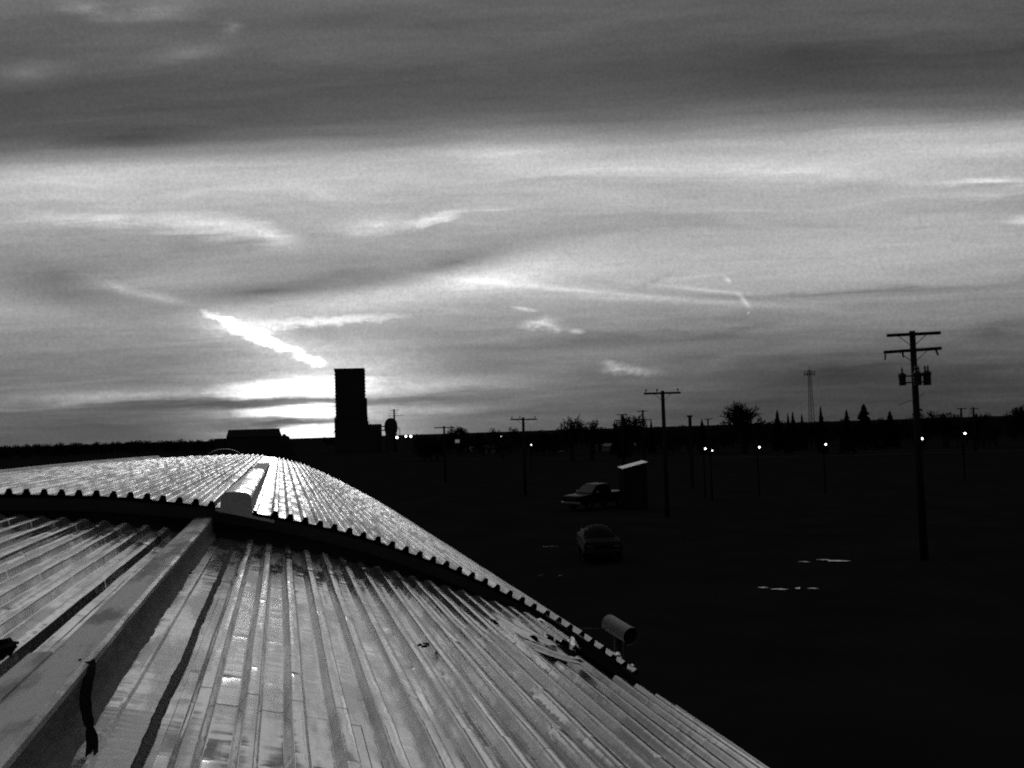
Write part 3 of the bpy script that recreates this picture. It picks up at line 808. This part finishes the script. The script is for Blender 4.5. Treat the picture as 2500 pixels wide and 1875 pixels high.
# ------------------------------------------------------------------ small buildings
def tin_shed():
    c = on_ground(1548, 1240)
    e = empty('tin_roofed_shed', c, math.radians(-9)); tag(e, 'small dark shed with a bright tilted tin roof beside the pickup', 'shed')
    w, d = 1.72, 1.7; h0, h1 = 2.93, 3.32
    m = MB()
    for a in ((-w / 2, -d / 2, w / 2, -d / 2), (-w / 2, d / 2, w / 2, d / 2)):
        m.quad((a[0], a[1], 0), (a[2], a[3], 0), (a[2], a[3], h1), (a[0], a[1], h0))
    m.quad((-w / 2, -d / 2, 0), (-w / 2, d / 2, 0), (-w / 2, d / 2, h0), (-w / 2, -d / 2, h0)); m.quad((w / 2, -d / 2, 0), (w / 2, d / 2, 0), (w / 2, d / 2, h1), (w / 2, -d / 2, h1))
    m.build('wall', 'inside', e)
    m = MB(); n = 9
    for i in range(n):
        x0 = -w / 2 - .08 + (w + .16) * i / n; x1 = -w / 2 - .08 + (w + .16) * (i + 1) / n
    y0, y1 = -d / 2 - .08, d / 2 + .1
    zz = lambda x, y: h0 + (h1 - h0) * (x + w / 2) / w + .04 + .03 * (y - y0)
    X0, X1 = -w / 2 - .08, w / 2 + .08
    P = [(X0, y0), (X1, y0), (X1, y1), (X0, y1)]
    m.quad(*[(x, y, zz(x, y)) for x, y in P]); m.quad(*[(x, y, zz(x, y) - .05) for x, y in reversed(P)])
    for a, b in zip(P, P[1:] + P[:1]): m.quad((*a, zz(*a) - .05), (*b, zz(*b) - .05), (*b, zz(*b)), (*a, zz(*a)))
    m.build('roof', 'shed_roof', e)
    m = MB(); m.box((.1, -d / 2 - .03, 1.0), (.85, .05, 2.0)); dd = m.build('door', 'wood', e)
    m = MB(); m.box((.42, -d / 2 - .08, 1.0), (.04, .06, .14)); m.build('handle', 'dark_metal', dd)
tin_shed()
def low_block(x0, x1, ytop, ybot, label, name='low_building', rise=.7, ndoor=3):
    a = on_ground((x0 + x1) / 2, ybot); dist = math.hypot(a.x, a.y)
    hh = (at((x0 + x1) / 2, ytop, dist).z); wdt = (x1 - x0) / FPX * a.length
    e = empty(name, a, -math.atan2(a.x, a.y)); tag(e, label, 'building')
    d = 5.0
    m = MB(); m.box((0, d / 2, hh / 2 - .3), (wdt, d, hh - .6)); m.build('wall', 'pale_wall', e)
    m = MB(); m.prism([(-.25, hh - .6), (d / 2, hh - .6 + rise), (d + .25, hh - .6)], -wdt / 2 - .2, wdt / 2 + .2); m.build('roof', 'dark_metal', e)
    for k in range(ndoor):
        x = -wdt / 2 + wdt * (k + .5) / ndoor
        m = MB(); m.box((x, -.03, (hh - .6) * .45), (wdt / ndoor * .3, .06, (hh - .6) * .8)); m.build('door', 'wood', e)
low_block(1450, 1566, 1083, 1100, 'long low pale building behind the yard, under the nearest T-shaped pole', ndoor=4)
low_block(1185, 1222, 1088, 1106, 'small pale building in the dark yard right of the lit square sign', ndoor=2)
low_block(1128, 1158, 1091, 1103, 'small low pale building under the lit square sign', ndoor=1)

def grain_elevator():
    D = 320.0; c = at(861, 1064, D)
    e = empty('grain_elevator', (c.x, c.y, 0), -math.atan2(c.x, c.y)); tag(e, 'tall dark wooden grain elevator tower silhouetted on the horizon', 'grain elevator')
    s = D / FPX * 1.01
    zt = H + at(855, 899, D).z - H
    def blk(x0, x1, z0, z1, d, nm, par=e, mat='elevator', bev=.0):
        m = MB(); m.box(((x0 + x1) / 2, d / 2 if d > 0 else 0, (z0 + z1) / 2), (x1 - x0, abs(d), z1 - z0)); return m.build(nm, mat, par, bevel=bev)
    Z = lambda y: at(861, y, D).z
    X = lambda x: (x - 861) * s
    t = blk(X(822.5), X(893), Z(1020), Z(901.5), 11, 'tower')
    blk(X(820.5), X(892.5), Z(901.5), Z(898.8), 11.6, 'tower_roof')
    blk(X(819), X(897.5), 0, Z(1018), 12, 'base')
    blk(X(893.02), X(897), Z(1018), Z(973), 8, 'leg_housing')
    m = MB(); m.prism([(0, 0), (0, Z(1039)), (4, Z(1036.5)), (8, Z(1039)), (8, 0)], X(897.5), X(930)); m.build('annex', 'elevator', e)
    m = MB(); m.prism([(.5, Z(1039)), (.5, Z(1029)), (7, Z(1029)), (7, Z(1039))], X(897.52), X(899)); m.build('annex_ridge', 'elevator', e)
    m = MB(); m.quad((X(897.52), 1, Z(1032)), (X(909), 1, Z(1038)), (X(909), 7, Z(1038)), (X(897.52), 7, Z(1032))); m.build('lean_roof', 'elevator', e)
    for i in range(14):                                   # boards of the cladding along the edges
        z = Z(1015) + (Z(905) - Z(1015)) * i / 13
        m = MB(); m.box((X(822.3), 5, z), (.25, 11.2, .3)); m.box((X(893.2), 5, z), (.25, 11.2, .3)); m.build('siding_band', 'elevator', t)
    m = MB(); m.tube((X(819), 3, Z(1050)), (X(814.5), 3, Z(1060)), .12, k=5); m.build('spout', 'dark_metal', e)
    b = empty('storage_bin', (at(955, 1064, D - 8).x, at(955, 1064, D - 8).y, 0)); tag(b, 'dark round-topped storage bin right of the grain elevator', 'bin')
    r = 15.5 * s; z1 = Z(1044)
    m = MB(); m.lathe([(r * .86, 0), (r * .86, z1 - 2.2), (r, z1 - 1.2), (r, z1)], k=24); m.build('shell', 'elevator', b, smooth=True)
    m = MB(); m.lathe([(r, z1), (r * .93, z1 + 1.2), (r * .72, z1 + 2.1), (r * .4, z1 + 2.65), (.05, z1 + 2.8)], k=24); m.build('dome', 'elevator', b, smooth=True)
    m = MB()
    for z in (z1, z1 - 1.25): m.tube((-4.6, 0, z), (-1.6, 0, z), .22, k=6)
    m.build('feed_pipe', 'dark_metal', b)
    m = MB(); q = [(1.9, 0, z1 - .6), (2.5, 0, z1 - .5), (2.95, 0, z1 - 1.2), (2.95, 0, z1 - 3.4)]
    for a_, b_ in zip(q, q[1:]): m.tube(a_, b_, .12, k=5)
    m.build('ladder_hoop', 'dark_metal', b)
grain_elevator()
def far_shed():
    D = 250; c = at(621, 1070, D); s = D / FPX
    e = empty('long_shed', (c.x, c.y, 0), -math.atan2(c.x, c.y)); tag(e, 'long dark flat-topped shed on the horizon left of the elevator', 'shed')
    Z = lambda y: at(621, y, D).z
    X = lambda x: (x - 621) * s
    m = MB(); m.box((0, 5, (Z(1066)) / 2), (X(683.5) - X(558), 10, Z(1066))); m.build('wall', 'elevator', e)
    m = MB()
    lo = [(X(557.5), -.3, Z(1066)), (X(684), -.3, Z(1066)), (X(684), 10.3, Z(1066)), (X(557.5), 10.3, Z(1066))]
    hi = [(X(562.5), 1, Z(1049)), (X(678.5), 1, Z(1049)), (X(678.5), 9, Z(1049)), (X(562.5), 9, Z(1049))]
    m.quad(*hi)
    for i in range(4): j = (i + 1) % 4; m.quad(lo[i], lo[j], hi[j], hi[i])
    rf = m.build('roof', 'elevator', e)
    m = MB(); m.tube((X(562), 1, Z(1049) + .05), (X(679), 1, Z(1049) + .05), .12, k=5); m.build('ridge_cap', 'dark_metal', rf)
    m = MB(); m.box((X(545), 5, Z(1068) / 2), (3.2, 5, Z(1068))); m.build('annex', 'elevator', e)
far_shed()
def quonset():
    D = 120; c = at(547, 1100, D)
    e = empty('arched_hut', (c.x, c.y, 0), -math.atan2(c.x, c.y)); tag(e, 'low arched metal hut just above the far end of the roof', 'hut')
    w = 2.35; top = at(547, 1096.5, D).z
    m = MB(); k = 16; L = 7
    for y in (0, L):
        for i in range(k + 1):
            a = math.pi * i / k; m.v.append((math.cos(a) * w, y, max(0, top - w * .62) + math.sin(a) * w * .62))
    for i in range(k): m.f.append((i, i + 1, k + 2 + i, k + 1 + i))
    m.build('roof', 'pipe', e, smooth=True)
    m = MB(); pr = [(math.cos(math.pi * i / k) * (w - .03), .02, top - w * .62 + math.sin(math.pi * i / k) * (w - .03) * .62) for i in range(k + 1)]
    m.quad((w - .03, .02, 0), *pr, (-w + .03, .02, 0)); m.build('end_wall', 'dark_wall', e)
    for s in (-1, 1):
        m = MB(); m.quad((s * w, 0, 0), (s * w, L, 0), (s * w, L, top - w * .62), (s * w, 0, top - w * .62)); m.build('side_wall', 'dark_wall', e)
quonset()

# ------------------------------------------------------------------ poles
def base_of(x, ytop, D):
    p = at(x, ytop, D); return Vector((p.x, p.y, 0)), p.z
def pole(x, ytop, D, arms, label, r=.15, pins=True, group=None, yaw=0.0, extras=None, cat='utility pole'):
    """arms: (pixel y, x0, x1, tilt px) measured; built at true size"""
    b, top = base_of(x, ytop, D); s = math.hypot(D, 0) / FPX * (bearing(x, ytop).length / math.hypot(bearing(x, ytop).x, bearing(x, ytop).y)) 
    s = D / math.hypot(bearing(x, ytop).x, bearing(x, ytop).y)
    e = empty('utility_pole', b, -math.atan2(b.x, b.y) + yaw); tag(e, label, cat, group)
    m = MB(); m.tube((0, 0, -.2), (0, 0, top), r * 1.25, r * .9, k=10); m.build('post', 'wood', e, smooth=True)
    tr = math.tan(ROLL)
    for (y, x0, x1, tl) in arms:
        z = top - (y - ytop) * s; w0, w1 = (x0 - x) * s, (x1 - x) * s
        sl = (tl - (x1 - x0) * tr) * s / (w1 - w0)       # rise measured against the level
        R_ = Matrix.Rotation(-math.atan(sl), 3, 'Y')
        m = MB(); m.box(((w0 + w1) / 2, -r * 1.35, z), (w1 - w0, .12, .13), R_); a = m.build('crossarm', 'wood', e)
        if pins:
            for q in (.06, .36, .92) if x1 - x0 > 50 else (.06, .94):
                xx = w0 + (w1 - w0) * q; m = MB()
                m.tube((xx, -r * 1.35, z + .04 + (xx - (w0 + w1) / 2) * sl), (xx, -r * 1.35, z + .17 + (xx - (w0 + w1) / 2) * sl), .02, k=6)
                m.lathe([(.05, .14), (.065, .2), (.055, .27), (.01, .3)], (xx, -r * 1.35, z + (xx - (w0 + w1) / 2) * sl), 10); m.build('insulator', 'ceramic', e)
        if x1 - x0 > 50:
            for q in (-1, 1):
                m = MB(); m.tube((q * .55, -r * 1.35 - .07, z - .05), (0, -r * 1.35 - .07, z - .55), .016, k=5); m.build('brace', 'dark_metal', e)
    if extras: extras(e, top, s)
    return e
def transformers(e, top, s):
    Z = lambda y: top - (y - 808) * s
    X = lambda x: (x - 2227) * s
    for (xa, xb, y0, y1, dy) in ((2190, 2208, 914, 940, -.1), (2223, 2243, 913, 942, -.42), (2244, 2264, 912, 942, -.12)):
        r = (X(xb) - X(xa)) / 2; cx_ = (X(xa) + X(xb)) / 2
        m = MB(); m.lathe([(.02, Z(y1)), (r * .92, Z(y1)), (r * .92, Z(y0) - .1), (r * 1.08, Z(y0) - .08), (r * 1.08, Z(y0)), (r * .7, Z(y0) + .06), (.02, Z(y0) + .09)], (cx_, dy, 0), 18)
        t = m.build('transformer', 'dark_metal', e, smooth=False)
        for k in (-.35, .3) if xa > 2200 else (.05,):
            m = MB(); m.lathe([(.05, Z(y0)), (.05, Z(y0) + .1), (.03, Z(y0) + .16), (.055, Z(y0) + .2), (.025, Z(y0) + .28), (.01, Z(y0) + .33)], (cx_ + k * r, dy, 0), 8); m.build('bushing', 'ceramic', t)
    for y in (918, 934):
        m = MB(); m.tube((X(2205), -.1, Z(y)), (X(2245), -.15, Z(y)), .03, k=6); m.build('bracket', 'dark_metal', e)
    for x, y0, y1, lean in ((2164, 862, 876, -2), (2203, 858, 873, 1), (2277, 857, 872, 4)):
        m = MB(); m.tube((X(x), -.25, Z(y0)), (X(x + lean), -.25, Z(y1)), .05, .035, k=6); m.build('fuse_cutout', 'ceramic', e)
    for a, b in (((2222, 976), (2186, 988)), ((2232, 970), (2246, 962))):
        m = MB(); m.tube((X(a[0]), -.15, Z(a[1])), (X(b[0]), -.4, Z(b[1])), .012, k=5); m.build('service_wire', 'dark_metal', e)
pole(2227, 808, 43, [(817, 2169, 2290, 2), (856, 2160, 2290, 6)], 'tall wooden pole with two crossarms and three transformer cans', .135, pins=False, extras=transformers)
pole(1617.5, 954, 62, [(960, 1572, 1661, 2)], 'T-shaped wooden pole with one crossarm left of the round bare tree', .13)
pole(1277, 1019, 86, [(1024, 1246, 1311, 1)], 'T-shaped wooden pole, second from the nearest T-shaped one', .13)
pole(1084, 1040, 112, [(1044, 1060, 1110, 1)], 'small T-shaped pole low on the horizon near the lit square sign', .13, pins=False)
pole(962, 999, 300, [(1001, 951, 975, 1), (1004, 950, 973, 1), (1009, 949, 972, 1), (1015, 946, 985, 1)], 'dark pole with four stacked crossarms behind the round-topped bin', .3, pins=False)
pole(1518, 1011, 150, [(1012, 1506, 1532, 1), (1026, 1500, 1540, 1)], 'thin distant pole with two crossarms beside small spruces', .16, pins=False)
pole(1569, 1001, 150, [(1004, 1555, 1580, 1), (1025, 1556, 1590, 1)], 'thin distant pole with two crossarms just left of the nearest T-shaped pole', .16, pins=False)
pole(1728, 1022, 170, [(1023, 1720, 1741, 1)], 'tiny distant pole between the T-shaped pole and the round tree', .16, pins=False)
pole(2346, 996, 160, [(998, 2336, 2358, 1)], 'short distant pole right of the transformer pole', .16, pins=False)
pole(2376, 994, 170, [(998, 2368, 2388, 1)], 'distant pole near the right edge among bare trees', .16, pins=False)
b, top = base_of(1684, 1016, 90)
e = empty('timber_post', b); tag(e, 'thick short dark post rising from the bushes right of the T-shaped pole', 'post')
m = MB(); m.tube((0, 0, 0), (0, 0, top), .17, .15, k=10); m.build('post', 'wood', e); m = MB(); m.box((0, 0, top), (.42, .42, .16)); m.build('cap', 'wood', e)

def mast():
    D = 300; b, top = base_of(1975.5, 898, D); s = D / FPX
    e = empty('lattice_mast', b, -math.atan2(b.x, b.y)); tag(e, 'thin lattice antenna mast with a wide head above the trees', 'mast')
    zt = top - .6; n = 14
    leg = lambda k, z: Vector((math.cos(k * 2.094 + .5) * (1.15 - .75 * z / zt), math.sin(k * 2.094 + .5) * (1.15 - .75 * z / zt), z))
    for k in range(3):
        m = MB()
        m.tube(leg(k, 0), leg(k, zt), .09, .07, k=5); m.build('leg', 'dark_metal', e)
    for i in range(n):
        z0, z1 = zt * i / n, zt * (i + 1) / n; m = MB()
        for k in range(3): m.tube(leg(k, z0), leg((k + 1) % 3, z1), .045, k=4); m.tube(leg(k, z1), leg((k + 1) % 3, z1), .04, k=4)
        m.build('lattice_brace', 'dark_metal', e)
    m = MB(); m.box((0, 0, zt - 1.4), (3.0, .3, .18)); m.build('head_bar', 'dark_metal', e)
    for x in (-1.45, -.7, .1, .75, 1.45):
        m = MB(); m.box((x, -.15, zt - 1.1), (.26, .2, 1.5)); m.build('antenna', 'dark_metal', e)
    m = MB(); m.tube((0, 0, zt - .2), (0, 0, top + .8), .05, k=5); m.build('lightning_rod', 'dark_metal', e)
mast()

# ------------------------------------------------------------------ lamps
def lamp(x, y, hl, label, dim=False, rb=.068, dist=None):
    d = bearing(x, y); g_ = math.hypot(d.x, d.y)
    D = dist or (hl - H) / (d.z / g_)
    p = at(x, y, D); hl = p.z
    e = empty('yard_lamp', (p.x, p.y + .35, 0)); tag(e, label, 'lamp', 'lit lamps of the yard and street')
    m = MB(); m.tube((0, 0, 0), (0, 0, hl + .25), .06, .04, k=8); m.build('post', 'post_black', e)
    m = MB(); m.tube((0, 0, hl + .25), (0, -.35, hl + .28), .03, k=6); m.build('arm', 'post_black', e)
    m = MB(); m.lathe([(.02, .3), (.09, .28), (.2, .16), (.21, .13)], (0, -.35, hl), 12); m.build('shade', 'post_black', e)
    k = rb * D / 76; m = MB(); m.lathe([(.001, -k), (k * .7, -k * .7), (k, 0), (k * .7, k * .7), (.001, k)], (0, -.35, hl), 12)
    m.build('bulb', 'bulb_dim' if dim else 'bulb', e, smooth=True)
lamp(1722, 1095.5, 4.0, 'bright lamp nearest the T-shaped pole, leftmost of the bright yard lamps')
lamp(1739, 1100, 3.9, 'tiny dim lamp just right of the leftmost bright yard lamp', True, .055)
lamp(1854, 1092, 4.0, 'bright yard lamp below the round bare tree')
lamp(2016, 1085, 4.0, 'bright yard lamp below the lattice mast')
lamp(2251, 1071, 4.2, 'dim narrow lamp just right of the transformer pole', True, .09)
lamp(2356, 1058, 4.4, 'rightmost bright lamp in the dark yard', rb=.072)
lamp(969, 1068, 4.2, 'bright lamp under the round-topped bin, leftmost of three', rb=.095, dist=300)
lamp(991, 1065, 4.2, 'middle lamp of the three right of the grain elevator', rb=.08, dist=300)
lamp(1003, 1065, 4.2, 'rightmost lamp of the three right of the grain elevator', rb=.09, dist=300)
lamp(1223, 1066, 4.2, 'tiny dim lamp left of the second T-shaped pole', True, .045, dist=220)
lamp(1297, 1086, 3.6, 'tiny dim lamp in the yard right of the second T-shaped pole', True, .05, dist=130)
p = at(1116.5, 1077, 150)
e = empty('sign_box', (p.x, p.y, 0), -math.atan2(p.x, p.y)); tag(e, 'small dimly lit square sign below the horizon right of the elevator', 'sign')
m = MB(); m.box((0, .12, p.z), (.78, .2, .58)); m.build('case', 'dark_metal', e)
m = MB(); m.box((0, 0, p.z), (.70, .03, .52)); m.build('face', 'sign_lit', e)
m = MB(); m.tube((0, .12, 0), (0, .12, p.z - .28), .06, k=8); m.build('post', 'dark_metal', e)

# ------------------------------------------------------------------ trees (modelled 1 unit high, scaled to size)
def bare_tree(seed, spread=.62, trunk=.10, depth=6):
    r = random.Random(seed); tr, cr = MB(), MB()
    def grow(p, d, L, rad, lev):
        q = p + d * L
        (tr if lev < 2 else cr).tube(p, q, rad, rad * .68, k=5 if lev < 2 else 3, cap=False)
        if lev >= depth: return
        for _ in range((5, 4, 3, 3, 2, 2)[lev]):
            a = Vector((r.gauss(0, 1), r.gauss(0, 1), r.gauss(0, .7))).normalized()
            nd = (d + a * spread * (1.0 + .12 * lev)).normalized(); nd.z += .06; nd.normalize()
            grow(p + d * L * r.uniform(.55, 1.0), nd, L * r.uniform(.62, .86), max(rad * .6, .0022), lev + 1)
    grow(Vector((0, 0, 0)), Vector((0, 0, 1)), trunk, .022, 0)
    zmax = max(v[2] for v in cr.v + tr.v)
    for m in (tr, cr): m.v = [(x / zmax, y / zmax, z / zmax) for x, y, z in m.v]
    return tr, cr
def spruce(seed):
    r = random.Random(seed); tr, cr = MB(), MB()
    tr.tube((0, 0, 0), (0, 0, 1), .022, .004, k=6)
    for i in range(46):
        z = .1 + .88 * i / 45; R_ = .21 * (1 - z) ** .85 + .012
        for k in range(9):
            a = r.uniform(0, 6.283); L = R_ * r.uniform(.6, 1.15); c, s = math.cos(a), math.sin(a); w = .018 + .02 * (1 - z)
            p = Vector((0, 0, z)); q = Vector((c * L, s * L, z - L * r.uniform(.2, .5))); sd = Vector((-s, c, 0)) * w
            m_ = p.lerp(q, .55)
            cr.quad(p, m_ + sd, q, m_ - sd); cr.quad(p, m_ + Vector((0, 0, w)), q, m_ - Vector((0, 0, w)))
    return tr, cr
def bush(seed):
    r = random.Random(seed); tr, cr = MB(), MB()
    for k in range(6):
        a = r.uniform(0, 6.28); tr.tube((0, 0, 0), (math.cos(a) * .25, math.sin(a) * .25, r.uniform(.5, .8)), .02, .008, k=4)
    lobes = [(Vector((r.uniform(-.34, .34), r.uniform(-.3, .3), r.uniform(.3, .72))), r.uniform(.18, .3)) for _ in range(9)]
    for i in range(700):
        c, R_ = r.choice(lobes); d = Vector((r.gauss(0, 1), r.gauss(0, 1), r.gauss(0, 1))).normalized() * R_ * r.random() ** .4
        p = c + d; p.z = max(.02, p.z)
        a = Vector((r.gauss(0, 1), r.gauss(0, 1), r.gauss(0, 1))).normalized() * .045; b = a.orthogonal().normalized() * .03
        cr.quad(p - a, p + b, p + a, p - b)
    return tr, cr
PROTO = {}
def mesh_of(mb, name, mat):
    me = bpy.data.meshes.new(name); me.from_pydata(mb.v, [], mb.f); me.update(); me.materials.append(MT[mat]); return me
for kind, fn, mat in (('bare', bare_tree, 'twigs'), ('spruce', spruce, 'needles'), ('bush', bush, 'twigs')):
    for k in range(3):
        a, b = fn(k + 11); PROTO[kind, k] = (mesh_of(a, kind + '_trunk', 'bark'), mesh_of(b, kind + '_crown', mat))
WID = {q: 2.0 * sorted(abs(v.co.x) for v in me[1].vertices)[int(len(me[1].vertices) * (.86 if q[0] == 'spruce' else .9))] for q, me in PROTO.items()}
NAMES = {'bare': 'bare_tree', 'spruce': 'spruce_tree', 'bush': 'bushy_tree'}
def tree(kind, k, x, ytop, wpx, D, label, group=None):
    p = at(x, ytop, D); h = p.z; s = D / math.hypot(bearing(x, ytop).x, bearing(x, ytop).y)
    e = empty(NAMES[kind], (p.x, p.y, 0), rnd.uniform(0, 6.28)); tag(e, label, 'tree', group)
    natural = WID[kind, k]
    w = wpx * s / natural
    for nm, me in zip(('trunk', 'crown'), PROTO[kind, k]):
        o = bpy.data.objects.new(nm, me); COL.objects.link(o); o.parent = e; o.scale = (w, w, h)
    return e
tree('bare', 0, 1813, 976, 84, 190, 'broad round bare tree between the T-shaped pole and the mast')
tree('bare', 1, 1394, 1008, 52, 170, 'bare tree with a pointed crown left of the nearest T-shaped pole')
tree('bare', 2, 1442, 1021, 46, 175, 'low bare tree right of the pointed bare one')
tree('bare', 1, 1540, 1004, 60, 210, 'thin hazy bare tree between the two thin distant poles')
tree('bare', 0, 1118, 1037, 44, 260, 'faint bare tree above the lit square sign')
tree('bush', 2, 1212, 1040, 26, 240, 'small rounded tree left of the second T-shaped pole')
tree('bare', 2, 1256, 1040, 26, 250, 'small bare tree touching the second T-shaped pole')
tree('bush', 0, 2246, 985, 40, 170, 'rounded tree directly behind the transformer pole')
tree('bare', 2, 2305, 1000, 80, 200, 'wide low bare tree right of the transformer pole')
tree('bare', 1, 2398, 1000, 50, 210, 'bare tree near the right edge with distant poles')
tree('bare', 0, 2500, 984, 60, 190, 'bare tree cut by the right edge of the view')
for x, y, w, lab in ((1500, 1027, 12, 'tiny spruce left of the first thin pole'), (1522, 1012, 15, 'dark narrow spruce on the first thin pole'),
                     (1589, 1024, 10, 'tiny spruce between the thin pole and the T-shaped pole'), (1713, 1021, 11, 'tiny pointed spruce right of the thick post'),
                     (1897, 1001, 16, 'dark spruce right of the broad round tree'), (1923, 1009, 11, 'small spruce, second right of the broad round tree'),
                     (1935, 1005, 13, 'small spruce, third right of the broad round tree'), (1957, 1011, 11, 'tiny spruce just left of the mast'),
                     (2003, 991, 13, 'slender spruce right of the mast'), (2066, 999, 18, 'middle-sized spruce between mast and transformer pole'),
                     (2108, 986, 30, 'largest spruce, left of the transformer pole'), (2172, 1003, 20, 'small spruce just left of the transformer pole')):
    tree('spruce', rnd.randrange(3), x, y, w, rnd.uniform(170, 220), lab)
x = 1035
while x < 2540:
    hy = 1050 - (x - 1250) * math.tan(ROLL); up_ = 4.5 * min(1, max(0, (x - 1050) / 700)) * rnd.uniform(.2, 1.4) + rnd.uniform(-1, 2.5)
    tree('bush', rnd.randrange(3), x, hy - up_, rnd.uniform(28, 46), rnd.uniform(190, 300), 'dark bush in the low treeline along the right horizon', 'bushes of the right treeline')
    x += rnd.uniform(10, 18)
x = -40
while x < 830:
    hy = 1050 - (x - 1250) * math.tan(ROLL); up_ = 5 + rnd.uniform(-1, 3) - (4 if x > 690 else 0) - (2 if x > 400 else 0)
    if not 712 < x < 796: tree('bush', rnd.randrange(3), x, hy - up_, rnd.uniform(16, 34), rnd.uniform(420, 600), 'dark tree in the far treeline along the left horizon', 'trees of the left treeline')
    x += rnd.uniform(7, 12)
